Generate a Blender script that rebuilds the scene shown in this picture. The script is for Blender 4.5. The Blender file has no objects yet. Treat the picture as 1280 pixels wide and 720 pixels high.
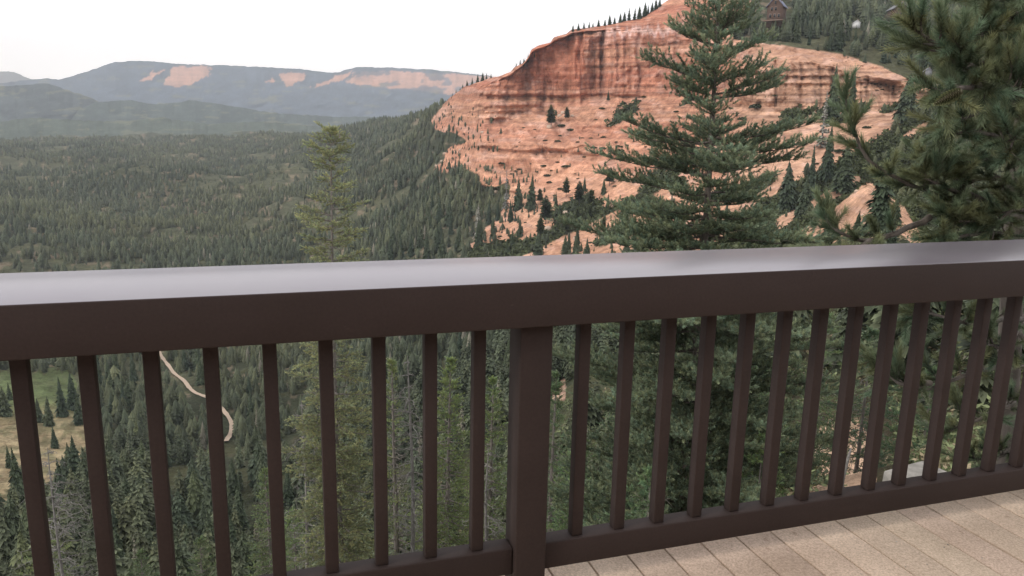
import bpy, math, random
import numpy as np
from mathutils import Matrix, Vector

R = math.radians
rng = np.random.default_rng(11)
random.seed(11)
scene = bpy.context.scene
col = scene.collection
FAR = 60000.0

# ------------------------------------------------------------------ camera
F, PITCH, ROLL, RAIL_YAW, CAM_Z = 959.0, 0.2097, 0.0218, 0.3172, 1.389
cp, sp, cr, sr = math.cos(PITCH), math.sin(PITCH), math.cos(ROLL), math.sin(ROLL)


def at(px, py, dist):
    """Point of the photograph's line of sight (px, py) at a horizontal distance."""
    px = np.asarray(px, float); py = np.asarray(py, float)
    u = (px - 640) / F; v = (py - 360) / F
    u0 = u * cr + v * sr; v0 = -u * sr + v * cr
    fw = cp - v0 * sp; z = -sp - v0 * cp
    k = dist / np.hypot(u0, fw)
    return np.stack([u0 * k, fw * k, z * k + CAM_Z], -1)


def level(px, dist, z):
    p = at(px, 300, dist)
    p[..., 2] = z + CAM_Z
    return p


def project(p):
    p = np.asarray(p, float)
    x, y, z = p[..., 0], p[..., 1], p[..., 2] - CAM_Z
    d = y * cp - z * sp; U = y * sp + z * cp
    d = np.where(d < .05, .05, d)
    u = F * x / d; v = -F * U / d
    return 640 + u * cr - v * sr, 360 + u * sr + v * cr


cam_data = bpy.data.cameras.new('camera')
cam_data.sensor_width = 36
cam_data.lens = F / 1280 * 36
cam_data.clip_start = .05
cam_data.clip_end = FAR * 2
cam = bpy.data.objects.new('camera', cam_data)
col.objects.link(cam)
rt = Vector((cr, sr * sp, sr * cp)); upv = Vector((-sr, cr * sp, cr * cp)); bk = Vector((0, -cp, sp))
M = Matrix((rt, upv, bk)).transposed().to_4x4()
M.translation = Vector((0, 0, CAM_Z))
cam.matrix_world = M
scene.camera = cam

# ------------------------------------------------------------------ noise
def _hash(i, j, k):
    n = (i * 374761393 + j * 668265263 + k * 2147483647 + 1274126177) & 0xFFFFFFFF
    n = ((n ^ (n >> 13)) * 1274126177) & 0xFFFFFFFF
    n = n ^ (n >> 16)
    return (n & 0xFFFF) / 65535.0


def vnoise(x, y, z=0.0):
    x, y, z = np.broadcast_arrays(np.asarray(x, float), np.asarray(y, float), np.asarray(z, float))
    i, j, k = np.floor(x).astype(np.int64), np.floor(y).astype(np.int64), np.floor(z).astype(np.int64)
    fx, fy, fz = x - i, y - j, z - k
    fx, fy, fz = fx * fx * (3 - 2 * fx), fy * fy * (3 - 2 * fy), fz * fz * (3 - 2 * fz)
    r = 0
    for a in (0, 1):
        for b in (0, 1):
            for c in (0, 1):
                r = r + _hash(i + a, j + b, k + c) * (fx if a else 1 - fx) * (fy if b else 1 - fy) * (fz if c else 1 - fz)
    return r


def fbm(x, y, z=0.0, o=4):
    r, a, t = 0, 1.0, 0
    for q in range(o):
        r = r + a * vnoise(np.asarray(x) * 2 ** q + 17 * q, np.asarray(y) * 2 ** q + 5 * q, np.asarray(z) * 2 ** q + 3 * q)
        t += a; a *= .5
    return r / t


def sm(a, b, x):
    t = np.clip((np.asarray(x, float) - a) / (b - a), 0, 1)
    return t * t * (3 - 2 * t)


def inside(poly, x, y):
    x = np.asarray(x, float); y = np.asarray(y, float)
    c = np.zeros(np.broadcast(x, y).shape, bool)
    for (x1, y1), (x2, y2) in zip(poly, poly[1:] + poly[:1]):
        if y1 == y2: continue
        c ^= ((y1 > y) != (y2 > y)) & (x < (x2 - x1) * (y - y1) / (y2 - y1) + x1)
    return c


def seg_dist(pl, x, y):
    d = np.full(np.broadcast(x, y).shape, 1e9)
    for (x1, y1), (x2, y2) in zip(pl, pl[1:]):
        dx, dy = x2 - x1, y2 - y1
        t = np.clip(((x - x1) * dx + (y - y1) * dy) / (dx * dx + dy * dy), 0, 1)
        d = np.minimum(d, np.hypot(x - x1 - t * dx, y - y1 - t * dy))
    return d


# ------------------------------------------------------------------ objects
def tag(o, label=None, cat=None, group=None, kind=None):
    if label: o['label'] = label
    if cat: o['category'] = cat
    if group: o['group'] = group
    if kind: o['kind'] = kind
    return o


def empty(name, loc, rz=0.0):
    o = bpy.data.objects.new(name, None)
    o.location = loc; o.rotation_euler = (0, 0, rz)
    o.empty_display_size = .3
    col.objects.link(o)
    return o


class MB:
    """Collects vertices, quads, triangles and a colour per vertex into one mesh."""
    def __init__(s): s.v = []; s.q = []; s.t = []; s.c = []; s.n = 0

    def add(s, v, q=None, t=None, c=(1, 1, 1)):
        v = np.asarray(v, float).reshape(-1, 3)
        s.v.append(v)
        c = np.asarray(c, float)
        s.c.append(np.broadcast_to(c, (len(v), 3)) if c.ndim == 1 else c)
        if q is not None and len(q): s.q.append(np.asarray(q, np.int64).reshape(-1, 4) + s.n)
        if t is not None and len(t): s.t.append(np.asarray(t, np.int64).reshape(-1, 3) + s.n)
        s.n += len(v)
        return s

    def box(s, lo, hi, c=(1, 1, 1), jit=0):
        x0, y0, z0 = lo; x1, y1, z1 = hi
        v = [(x, y, z) for z in (z0, z1) for y in (y0, y1) for x in (x0, x1)]
        return s.add(v, q=[(0, 2, 3, 1), (4, 5, 7, 6), (0, 1, 5, 4), (2, 6, 7, 3), (0, 4, 6, 2), (1, 3, 7, 5)], c=c)

    def tube(s, pts, rad, n=7, c=(1, 1, 1), cap=True):
        pts = np.asarray(pts, float); m = len(pts)
        rad = np.broadcast_to(np.asarray(rad, float), (m,))
        tg = np.gradient(pts, axis=0); tg /= np.linalg.norm(tg, axis=1)[:, None] + 1e-9
        ref = np.array([0, 0, 1.]) if abs(tg[:, 2]).mean() < .8 else np.array([1., 0, 0])
        a = np.cross(tg, ref); a /= np.linalg.norm(a, axis=1)[:, None] + 1e-9
        b = np.cross(tg, a)
        th = np.arange(n) * 2 * math.pi / n
        v = pts[:, None] + rad[:, None, None] * (np.cos(th)[None, :, None] * a[:, None] + np.sin(th)[None, :, None] * b[:, None])
        i, j = np.meshgrid(np.arange(m - 1), np.arange(n), indexing='ij'); k = (j + 1) % n
        q = np.stack([i * n + j, i * n + k, (i + 1) * n + k, (i + 1) * n + j], -1).reshape(-1, 4)
        return s.add(v.reshape(-1, 3), q=q, c=c)

    def build(s, name, mat, parent=None, smooth=False, bevel=0, loc=None):
        v = np.concatenate(s.v).astype(np.float32)
        me = bpy.data.meshes.new(name)
        me.vertices.add(len(v)); me.vertices.foreach_set('co', v.ravel())
        q = np.concatenate(s.q) if s.q else np.zeros((0, 4), np.int64)
        t = np.concatenate(s.t) if s.t else np.zeros((0, 3), np.int64)
        idx = np.concatenate([q.ravel(), t.ravel()]).astype(np.int32)
        tot = np.concatenate([np.full(len(q), 4), np.full(len(t), 3)]).astype(np.int32)
        me.loops.add(len(idx)); me.loops.foreach_set('vertex_index', idx)
        me.polygons.add(len(tot))
        me.polygons.foreach_set('loop_start', np.concatenate([[0], np.cumsum(tot)[:-1]]).astype(np.int32))
        me.polygons.foreach_set('loop_total', tot)
        if smooth: me.polygons.foreach_set('use_smooth', np.ones(len(tot), bool))
        c = np.ones((len(v), 4), np.float32); c[:, :3] = np.concatenate(s.c)
        me.color_attributes.new('Col', 'FLOAT_COLOR', 'POINT').data.foreach_set('color', c.ravel())
        me.update(calc_edges=True)
        me.validate()
        me.materials.append(mat)
        o = bpy.data.objects.new(name, me)
        col.objects.link(o)
        if parent is not None: o.parent = parent
        if loc is not None: o.location = loc
        if bevel:
            b = o.modifiers.new('bevel', 'BEVEL'); b.width = bevel; b.segments = 3; b.limit_method = 'ANGLE'
        return o


# ------------------------------------------------------------------ materials
def mat(name, rough=.8, spec=.3):
    m = bpy.data.materials.new(name); m.use_nodes = True
    nt = m.node_tree; b = nt.nodes['Principled BSDF']
    b.inputs['Roughness'].default_value = rough
    b.inputs['Specular IOR Level'].default_value = spec
    return m, nt, b


def N(nt, typ, **kw):
    n = nt.nodes.new(typ)
    for k, v in kw.items():
        if k in n.inputs: n.inputs[k].default_value = v
        else: setattr(n, k, v)
    return n


def mixcol(nt, a, b, fac, mode='MIX'):
    n = nt.nodes.new('ShaderNodeMix'); n.data_type = 'RGBA'; n.blend_type = mode
    for s, v in ((n.inputs[0], fac), (n.inputs[6], a), (n.inputs[7], b)):
        if isinstance(v, bpy.types.NodeSocket): nt.links.new(v, s)
        elif isinstance(v, (int, float)): s.default_value = v
        else: s.default_value = (*v, 1)
    return n.outputs[2]


def ramp(nt, fac, stops):
    n = nt.nodes.new('ShaderNodeValToRGB')
    el = n.color_ramp.elements
    for i, (p, c) in enumerate(stops):
        e = el[i] if i < 2 else el.new(p)
        e.position = p; e.color = (*c, 1) if len(c) == 3 else c
    nt.links.new(fac, n.inputs[0])
    return n.outputs[0]


def noise(nt, scale, detail=5, rough=.55, vec=None, stretch=None):
    tc = N(nt, 'ShaderNodeTexCoord')
    src = vec or tc.outputs['Object']
    if stretch:
        mp = N(nt, 'ShaderNodeMapping'); mp.inputs['Scale'].default_value = stretch
        nt.links.new(src, mp.inputs[0]); src = mp.outputs[0]
    n = N(nt, 'ShaderNodeTexNoise', Scale=scale, Detail=detail, Roughness=rough)
    nt.links.new(src, n.inputs['Vector'])
    return n.outputs['Fac']


def bump(nt, b, h, strength, dist):
    n = N(nt, 'ShaderNodeBump', Strength=strength, Distance=dist)
    nt.links.new(h, n.inputs['Height']); nt.links.new(n.outputs[0], b.inputs['Normal'])


def foliage_mat(name, rough=.55, trans=.25):
    m, nt, b = mat(name, rough, .25)
    a = N(nt, 'ShaderNodeVertexColor', layer_name='Col')
    oi = N(nt, 'ShaderNodeObjectInfo')
    var = ramp(nt, oi.outputs['Random'], [(0, (.80, .86, .86)), (1, (1.2, 1.14, 1.0))])
    c = mixcol(nt, a.outputs[0], var, 1.0, 'MULTIPLY')
    nt.links.new(c, b.inputs['Base Color'])
    tr = N(nt, 'ShaderNodeBsdfTranslucent'); nt.links.new(c, tr.inputs[0])
    mx = N(nt, 'ShaderNodeMixShader'); mx.inputs[0].default_value = trans
    out = nt.nodes['Material Output']
    nt.links.new(b.outputs[0], mx.inputs[1]); nt.links.new(tr.outputs[0], mx.inputs[2]); nt.links.new(mx.outputs[0], out.inputs[0])
    return m


def bark_mat(name, c1, c2, scale=30):
    m, nt, b = mat(name, .9, .2)
    n = noise(nt, scale, 6, .65, stretch=(1, 1, .25))
    nt.links.new(ramp(nt, n, [(.3, c1), (.7, c2)]), b.inputs['Base Color'])
    bump(nt, b, n, .6, .02)
    return m


def terrain_mat(name, s1, s2, amp, bdist):
    m, nt, b = mat(name, .95, .1)
    a = N(nt, 'ShaderNodeVertexColor', layer_name='Col')
    n1 = noise(nt, s1, 8, .65); n2 = noise(nt, s2, 6, .7)
    v = ramp(nt, n1, [(.25, (1 - amp,) * 3), (.75, (1 + amp,) * 3)])
    v2 = ramp(nt, n2, [(.3, (1 - amp * .8,) * 3), (.7, (1 + amp * .6,) * 3)])
    c = mixcol(nt, mixcol(nt, a.outputs[0], v, 1.0, 'MULTIPLY'), v2, 1.0, 'MULTIPLY')
    if name == 'terrain':
        n3 = noise(nt, 1.0, 5, .7, stretch=(.012, .012, .35)); n4 = noise(nt, .22, 4, .6, stretch=(1, 1, .12)); n5_ = noise(nt, .30, 3, .5)
        c = mixcol(nt, c, ramp(nt, n3, [(.38, (.80, .76, .75)), (.62, (1.14, 1.12, 1.12))]), 1.0, 'MULTIPLY')
        c = mixcol(nt, c, ramp(nt, n4, [(.32, (.72, .68, .68)), (.5, (1.04, 1.04, 1.04))]), 1.0, 'MULTIPLY')
        c = mixcol(nt, c, ramp(nt, n5_, [(.27, (.42, .42, .36)), (.36, (1, 1, 1))]), 1.0, 'MULTIPLY')
    nt.links.new(c, b.inputs['Base Color'])
    bump(nt, b, n1, .9, bdist)
    return m


MT_TERRAIN = terrain_mat('terrain', .12, .7, .32, 3.0)
MT_HILL = terrain_mat('far_hills', .02, .08, .12, 6.0)
MT_NEEDLE = foliage_mat('needles', .5, .36)
MT_FOREST = foliage_mat('forest', .7, .12)
MT_BARK = bark_mat('bark', (.045, .038, .032), (.16, .135, .115), 14)
MT_DEAD = bark_mat('dead_wood', (.10, .092, .083), (.26, .245, .225), 25)
MT_PALE = bark_mat('weathered_bark', (.10, .085, .075), (.25, .225, .20), 12)

# ------------------------------------------------------------------ terrain: lofted through measured ground contours
def contour(rows, zmode=False):
    a = np.array(rows, float)
    return a[:, 0], a[:, 1], a[:, 2], zmode


Z = lambda *r: contour(r, True)
Y = lambda *r: contour(r, False)
CONT = [
    (Z((-1200, -5.0, 1.2), (2400, -4.2, 1.2)), 6),
    (Z((-900, -15, 12), (0, -16, 12), (400, -14, 12), (860, -10, 12), (1085, -6.8, 12), (1280, -5.0, 12), (2200, -4, 12)), 14),
    (Z((-900, -26, 25), (0, -26, 25), (400, -24, 25), (600, -21, 25), (860, -14, 25), (1085, -10.6, 25), (1280, -8.5, 25), (2200, -7, 25)), 22),
    (Z((-900, -50, 60), (0, -50, 60), (400, -47, 60), (600, -43, 60), (860, -34, 60), (1085, -26.5, 60), (1280, -22, 60), (2200, -16, 60)), 26),
    (Y((-900, 720, 170), (300, 720, 165), (400, 700, 160), (520, 650, 160), (600, 600, 150), (680, 560, 140), (760, 520, 130), (860, 480, 120), (960, 440, 120), (1060, 400, 115), (1160, 390, 100), (1280, 380, 90), (2200, 330, 80)), 36),
    (Y((-900, 560, 350), (300, 560, 340), (420, 555, 320), (520, 515, 300), (600, 450, 340), (680, 420, 320), (760, 395, 300), (860, 360, 290), (960, 320, 290), (1020, 282, 225), (1085, 234, 200), (1130, 262, 190), (1160, 300, 170), (1280, 290, 160), (2200, 260, 140)), 60),
    (Y((-900, 450, 600), (300, 450, 580), (420, 440, 560), (520, 400, 560), (600, 350, 560), (680, 325, 540), (760, 296, 530), (860, 270, 480), (960, 272, 420), (1060, 262, 405), (1110, 258, 400), (1160, 250, 390), (1280, 245, 370), (2200, 200, 240)), 60),
    (Y((-900, 340, 950), (300, 340, 950), (420, 332, 900), (520, 300, 800), (600, 268, 750), (680, 232, 725), (760, 205, 710), (860, 190, 650), (960, 172, 510), (1060, 168, 495), (1160, 160, 478), (1280, 150, 450), (2200, 120, 350)), 70),
    (Y((-900, 268, 1400), (300, 262, 1400), (420, 248, 1350), (520, 215, 1250), (560, 190, 1050), (600, 158, 900), (680, 142, 870), (760, 122, 840), (860, 122, 760), (920, 130, 620), (960, 130, 560), (1060, 134, 540), (1160, 138, 520), (1280, 130, 500), (2200, 100, 450)), 66),
    (Y((-900, 225, 1900), (300, 218, 1900), (420, 200, 1750), (520, 166, 1500), (560, 138, 1180), (600, 112, 960), (640, 94, 900), (652, 84, 897), (660, 74, 895), (666, 66, 894), (680, 61, 892), (692, 54, 892), (717, 43, 890), (760, 41, 880), (830, 40, 850), (870, 52, 800), (910, 62, 660), (945, 80, 590), (1000, 82, 572), (1040, 88, 566), (1060, 96, 562), (1140, 112, 548), (1160, 118, 540), (1280, 112, 520), (2200, 80, 470)), 80),
    (Y((-900, 192, 2600), (300, 186, 2600), (420, 171, 2400), (500, 152, 2000), (540, 140, 1500), (560, 124, 1250), (580, 109, 1080), (612, 98, 985), (622, 96, 970), (638, 90, 935), (643, 84, 930), (655, 78, 915), (661, 70, 913), (664, 62, 912), (672, 57, 911), (688, 53, 910), (692, 47, 910), (708, 42, 907), (714, 37, 905), (760, 31, 930), (800, 23, 960), (822, 9, 990), (850, -8, 1020), (880, -10, 1000), (910, 40, 720), (945, 52, 640), (985, 58, 610), (1050, 68, 600), (1140, 96, 575), (1160, 105, 560), (1280, 100, 540), (2200, 60, 500)), 34),
    (Y((-900, 181, 3300), (300, 176, 3300), (420, 168, 3000), (500, 155, 2600), (540, 146, 2000), (560, 135, 1700), (612, 118, 1300), (640, 108, 1250), (717, 75, 1200), (760, 62, 1200), (822, 40, 1250), (850, 10, 1250), (880, -30, 1200), (910, -10, 900), (960, 0, 850), (1060, -10, 850), (1160, -10, 850), (1280, -30, 850), (2200, -60, 800)), 50),
    (Y((-900, 175, 5000), (420, 172, 5000), (540, 160, 3500), (612, 150, 2500), (760, 120, 2200), (850, 10, 1800), (900, -70, 1500), (1060, -90, 1450), (2200, -110, 1400)), 22),
    (Y((-900, 185, 14000), (600, 185, 14000), (850, 150, 14000), (2200, 120, 14000)), 10),
]
PX = np.unique(np.concatenate([np.arange(-1200, -60, 12), np.arange(-60, 520, 2.0), np.arange(520, 1180, 1.15), np.arange(1180, 1340, 2.0), np.arange(1340, 2300, 14)]))
rows, TT = [], []
knots = []
for (cx, cy, cd, zm), n in CONT:
    yy, dd = np.interp(PX, cx, cy), np.exp(np.interp(PX, cx, np.log(cd)))
    knots.append(level(PX, dd, yy) if zm else at(PX, yy, dd))
for k in range(len(knots) - 1):
    n = CONT[k + 1][1]
    for i in range(n):
        f = i / n
        rows.append(knots[k] * (1 - f) + knots[k + 1] * f); TT.append(k + f)
rows.append(knots[-1]); TT.append(len(knots) - 1)
G = np.array(rows); TT = np.array(TT)[:, None] * np.ones(len(PX))[None]
PXg = np.broadcast_to(PX, TT.shape)
for _ in range(2):       # soften the creases of the loft, but not the cliff edges
    S = G.copy()
    S[2:-2] = (G[:-4] + G[1:-3] * 2 + G[2:-2] * 2 + G[3:-1] * 2 + G[4:]) / 8
    w = 1 - ((TT > 7.6) & (TT < 10.6) & (PXg > 560))[..., None] * 1.0
    G = G * (1 - w) + S * w
Xg, Yg, Zg = G[..., 0], G[..., 1], G[..., 2]
Dg = np.hypot(Xg, Yg)
_, PYg = project(G)
# rolling relief of the forested ground
relief = (fbm(Xg / 260, Yg / 260, 1.5, 4) - .5) * 2 * np.clip(Dg * .034, 0, 60) * sm(90, 300, Dg) * (1 - sm(4000, 8000, Dg))
cliffness = sm(7.3, 8.0, TT) * (1 - sm(10.2, 10.9, TT)) * sm(530, 600, PXg)
ridge_keep = 1 - sm(520, 600, PXg) * .80 * (1 - sm(11, 12, TT) * 0)
near_edge = 1 - (.25 + .60 * sm(480, 540, PXg)) * np.exp(-((TT - 10) / .8) ** 2)
G[..., 2] += relief * ridge_keep * near_edge + (fbm(Xg / 22, Yg / 22, 7.1, 4) - .5) * np.clip(Dg * .02, .3, 7) * (1 - cliffness * .7) * sm(8, 40, Dg)
# cliff flutes, buttresses, ledges: push the rock in and out along the horizontal
Zc = G[..., 2] - CAM_Z
wall = sm(7.85, 8.15, TT) * (1 - sm(9.05, 9.5, TT)) * sm(575, 640, PXg)
wall_r = wall * sm(895, 935, PXg)
sc = np.where(PXg > 890, 1.0, 1.6)
arc = Xg
fl = np.abs(fbm(arc / (26 * sc), Zc / 240, 3.3, 4) - .5) * 2
flutes = -(np.clip(fl * 1.8, 0, 1) ** .6) * 26 * sc + (fbm(arc / (7 * sc), Zc / 90, 9.3, 3) - .5) * 15 * sc
ledge = (fbm(Zc / 5.5 + fbm(arc / 60, 0, 2, 2) * 1.5, arc / 240, 5.2, 3) - .5) * 9
talus = sm(6.8, 7.4, TT) * (1 - sm(7.9, 8.2, TT)) * sm(560, 620, PXg)
gul = np.abs(fbm((arc + Zc * .6) / 27, Zc / 400, 6.6, 4) - .5) * 2
band = sm(.50, .62, fbm(Zc / 17 + fbm(arc / 90, 0, 4, 2) * .8, arc / 300, 8.8, 2))
GULLIES = [(752, 26, 3.2), (797, 12, 2.2), (727, 9, 1.6), (738, 6, 1.4), (770, 12, 2.2), (781, 5, 1.3), (812, 6, 1.6), (680, 5, 1.5), (845, 12, 3), (969, 10, 2), (1002, 7, 1.8), (1044, 14, 4), (1085, 6, 1.8), (1120, 8, 2.5), (985, 4, 1.3), (1025, 5, 1.4), (1066, 5, 1.5), (1100, 4, 1.2), (1075, 4, 1.1), (1112, 4, 1.1), (957, 5, 1.4)]
gd = np.zeros_like(Xg)
for gx, dep, wd in GULLIES:
    gd += dep * .55 * np.exp(-((PXg - gx - (fbm(Zc / 25, gx, 2, 2) - .5) * 8) / wd) ** 2)
wob = (fbm(PXg / 50, 1, 6, 2) - .5) * 5 + (fbm(PXg / 4, PYg / 9, 6, 2) - .5) * 1.6
cliff_ledges = np.zeros_like(Dg)
for x0, x1, yc, hh, amp in ((535, 705, 133, 3.0, 9), (540, 700, 140, 2.5, 8), (548, 720, 148, 3.0, 9), (600, 800, 119, 2.5, 10), (618, 668, 203, 9, 16), (600, 740, 183, 2.0, 6), (668, 760, 212, 3, 8), (700, 880, 158, 2, 5), (925, 1140, 100, 2.5, 6), (925, 1060, 91, 2, 6)):
    win = sm(x0 - 12, x0 + 8, PXg) * (1 - sm(x1 - 8, x1 + 12, PXg))
    yy_ = (PYg - yc - wob) / hh      # negative above the ledge, positive below
    step = (amp * .5) * sm(-3.5, -1, yy_) * (1 - sm(-.6, 1.0, yy_)) * -1 + (amp * .5) * sm(-.4, 1.2, yy_) * (1 - sm(1.5, 5, yy_))
    cliff_ledges += step * win * np.maximum(cliffness, talus)
push = cliff_ledges + wall * (flutes * -1 + ledge + gd + (fbm(arc / 70, Zc / 300, 61, 2) - .5) * 60) + talus * (gul * 30 - band * 15 * (1 - wall)) + cliffness * (fbm(Xg / 9, Yg / 9, Zc / 9, 4) - .5) * 13
upper = sm(9.3, 9.8, TT) * (1 - sm(10.0, 10.4, TT)) * sm(640, 700, PXg)
push += upper * np.abs(fbm((arc - Zc) / 20, Zc / 200, 3.1, 3) - .5) * 18
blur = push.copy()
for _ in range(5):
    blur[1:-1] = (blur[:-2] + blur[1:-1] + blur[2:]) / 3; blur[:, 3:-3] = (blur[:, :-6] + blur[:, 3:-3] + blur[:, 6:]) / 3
cavity_shade = np.clip((push - blur) / 5.0, -1, 1)
rad = 1 + push / np.maximum(Dg, 1)
G[..., 0] *= rad; G[..., 1] *= rad; G[..., 2] = CAM_Z + (G[..., 2] - CAM_Z) * rad
Xg, Yg, Zg = G[..., 0], G[..., 1], G[..., 2]
Dg = np.hypot(Xg, Yg)
PXp, PYg = project(G)
PYg = np.where(Dg < 8, 3000, PYg)

# ---- what grows or lies where
ROCK = [(536, 152), (560, 118), (585, 100), (612, 92), (655, 60), (717, 34), (800, 14), (830, -10), (900, -60), (935, -10), (948, 22), (915, 50), (990, 57), (1050, 66), (1100, 84), (1150, 104), (1166, 112), (1170, 170), (1150, 190),
        (1150, 240), (1170, 330), (1000, 345), (840, 330), (700, 345), (585, 340), (592, 318), (630, 268), (646, 250), (634, 236), (612, 230), (590, 210), (562, 216), (543, 208), (552, 190), (574, 178), (570, 166), (548, 160)]
wx = (fbm(PXg / 22, PYg / 22, 1, 3) - .5) * 34
wy = (fbm(PXg / 22, PYg / 22, 9, 3) - .5) * 26
lowf = sm(120, 260, PYg)
rock = inside(ROCK, PXg + wx * lowf * 1.3 + wx * .45 * (PXg < 640) + wx * .25, PYg + wy * lowf + wy * .15) & (TT > 4.6) & (TT < 11)
rock = rock.astype(float)
# slanting shrub belts across the scree, running down to the left
diag = (PXg * .55 + PYg * 1.0)
belt = fbm(diag / 24, (PXg - PYg) / 130, 3.7, 3)
beltamt = np.interp(PYg, [120, 170, 215, 250, 330], [-.05, 0, .12, .30, .46]) * np.interp(PXg, [560, 700, 860, 900], [.8, .9, 1.0, 1.0]) + np.interp(PXg, [900, 950, 1060, 1160], [0, .28, .33, .36]) * np.interp(PYg, [122, 140], [0, 1])
shrubby = rock * sm(.76 - beltamt * .62, .79 - beltamt * .62, belt) * (PYg > 118)
OPEN_MOUND = [(985, 300), (1040, 262), (1085, 226), (1130, 258), (1160, 310)]
shrubby = np.where(inside(OPEN_MOUND, PXg, PYg), 0, shrubby)
rock *= 1 - shrubby * .92
SAND = [(1046, 540), (1062, 520), (1092, 524), (1124, 548), (1140, 625), (1030, 640)]
sand = inside(SAND, PXg + wx * .3, PYg + wy * .3) & (Dg < 90)
MEADOW = [(-60, 470), (35, 462), (92, 466), (100, 500), (108, 528), (106, 578), (62, 604), (20, 640), (-60, 660)]
meadow = inside(MEADOW, PXg + wx * .5, PYg + wy * .6 + (fbm(PXg / 4, PYg / 3, 44, 2) - .5) * 14) & (TT > 3.5)
PALE = [([(555, 412), (592, 414), (590, 442), (560, 438)], 0), ([(610, 330), (580, 352), (640, 352)], 0), ([(1205, 235), (1250, 230), (1255, 285), (1195, 300)], 0), ([(692, 470), (706, 470), (706, 500), (690, 500)], 0)]
pale = np.zeros_like(rock, bool)
for p, _ in PALE: pale |= inside(p, PXg + wx * .2, PYg + wy * .2)
ROAD = [(196, 436), (203, 447), (211, 457), (217, 468), (231, 477), (236, 486), (244, 493), (257, 497), (268, 503), (279, 513), (287, 524), (290, 535), (287, 546), (280, 556)]
TRACKS = [[(288, 463), (298, 459), (305, 457)], [(362, 497), (364, 504), (370, 511)], [(1112, 250), (1122, 300), (1128, 345)]]

c_floor = np.array([.045, .052, .030]); c_floor2 = np.array([.085, .088, .046])
Cg = c_floor + (c_floor2 - c_floor) * sm(.45, .7, fbm(Xg / 40, Yg / 40, 2.2, 4))[..., None]
clr = sm(.54, .60, fbm(Xg / 75, Yg / 75, 3.1, 4))[..., None] * sm(250, 500, Dg)[..., None]
Cg = Cg * (1 - clr * .6) + np.array([.105, .112, .068]) * clr * .6
soil = sm(.60, .68, fbm(PXg / 9, PYg / 5, 12.2, 3))[..., None] * .5 * sm(250, 500, Dg)[..., None]
Cg = Cg * (1 - soil) + np.array([.27, .21, .15]) * soil
near = (1 - sm(60, 160, Dg))[..., None]
Cg = Cg * (1 - near * .6) + np.array([.085, .068, .042]) * near * .6
# red rock: strata over height, broad colour drift, streaks, painted gully and crevice shade
zs = Zc + (fbm(Xg / 120, Yg / 120, 4.4, 3) - .5) * 26
strata = fbm(zs / 7.0, 0.3, 0.7, 4)
strata2 = fbm(zs / 2.4, 5.3, arc / 500, 3)
red = np.array([.46, .185, .108]); org = np.array([.57, .305, .185]); pnk = np.array([.60, .36, .28]); dk = np.array([.36, .125, .085])
t1 = sm(.35, .65, strata)[..., None]; t2 = sm(.4, .62, strata2)[..., None]
rc = red * (1 - t1) + org * t1
rc = rc * (1 - t2 * .35) + dk * t2 * .35
scr = (sm(100, 150, PYg) * (1 - wall))[..., None]
rc = rc * (1 - scr * .55) + (np.array([.56, .285, .175])) * scr * .55
rightc = sm(880, 950, PXg)[..., None]
rc = rc * (1 - rightc * .7) + (np.array([.60, .375, .245]) * (1 - t2 * .22)) * rightc * .7
low = (sm(200, 260, PYg))[..., None]
rc = rc * (1 - low * .6) + np.array([.60, .35, .215]) * low * .6
# pale chalky fringe under the rim of the big wall
scree_t = (fbm((PXg * .55 + PYg) / 5, (PXg - PYg) / 60, 41, 4))[..., None]
rc = rc * (1 + (scree_t - .5) * .55 * sm(115, 140, PYg)[..., None])
grey = rc.mean(-1, keepdims=True)
rc = rc * .90 + (grey * np.array([1.10, .98, .92])) * .10
fr = np.exp(-((PYg - (41 - (PXg - 760) * .02) - (fbm(PXg / 3.2, 0, 1, 2) - .5) * 16) / 4.5) ** 2) * sm(735, 765, PXg) * (1 - sm(840, 850, PXg)) * cliffness
rc = rc * (1 - fr[..., None] * .8) + np.array([.74, .52, .46]) * fr[..., None] * .8
gully_shade = np.clip(gd / 9, 0, .8)[..., None] * wall[..., None]
rc = rc * (1 - gully_shade * .38) + np.array([.24, .14, .12]) * gully_shade * .38  # shade of the gullies darkened into the rock colour
mott = fbm(PXg / 5, PYg / 3.2, 14, 4)[..., None]
rc = rc * (.80 + .40 * mott)
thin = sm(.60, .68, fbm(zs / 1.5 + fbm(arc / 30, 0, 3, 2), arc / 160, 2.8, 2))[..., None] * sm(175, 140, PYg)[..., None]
rc = rc * (1 - thin * .34)  # thin strata lines, darkened as painted shadow under the ledges
palet = sm(.56, .70, fbm(PXg / 15, PYg / 5, 33, 3))[..., None]
rc = rc * (1 - palet * .35) + np.array([.66, .45, .37]) * palet * .35
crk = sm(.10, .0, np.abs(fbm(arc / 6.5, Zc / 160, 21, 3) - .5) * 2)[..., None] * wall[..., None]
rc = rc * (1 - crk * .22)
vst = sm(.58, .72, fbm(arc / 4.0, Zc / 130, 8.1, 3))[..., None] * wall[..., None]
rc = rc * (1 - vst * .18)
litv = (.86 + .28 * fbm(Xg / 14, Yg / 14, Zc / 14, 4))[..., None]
rc = rc * litv * (1 - .15 * cavity_shade)[..., None]  # crevice shade multiplied into the colour where the rock sits back
slab = inside([(655, 62), (668, 56), (705, 50), (728, 52), (732, 88), (725, 100), (664, 96)], PXg, PYg)[..., None] * .6
rc = rc * (1 - slab) + np.array([.50, .185, .11]) * slab
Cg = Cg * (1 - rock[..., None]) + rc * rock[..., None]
rockn = rock
for mk, cc in ((pale, (.50, .34, .25)), (sand, (.62, .43, .30))):
    f = mk[..., None] * (.75 + .25 * fbm(PXg / 5, PYg / 5, 3, 3)[..., None])
    Cg = Cg * (1 - f) + np.array(cc) * f
gy = sm(500, 540, PYg + wy * .6)[..., None]
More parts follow.
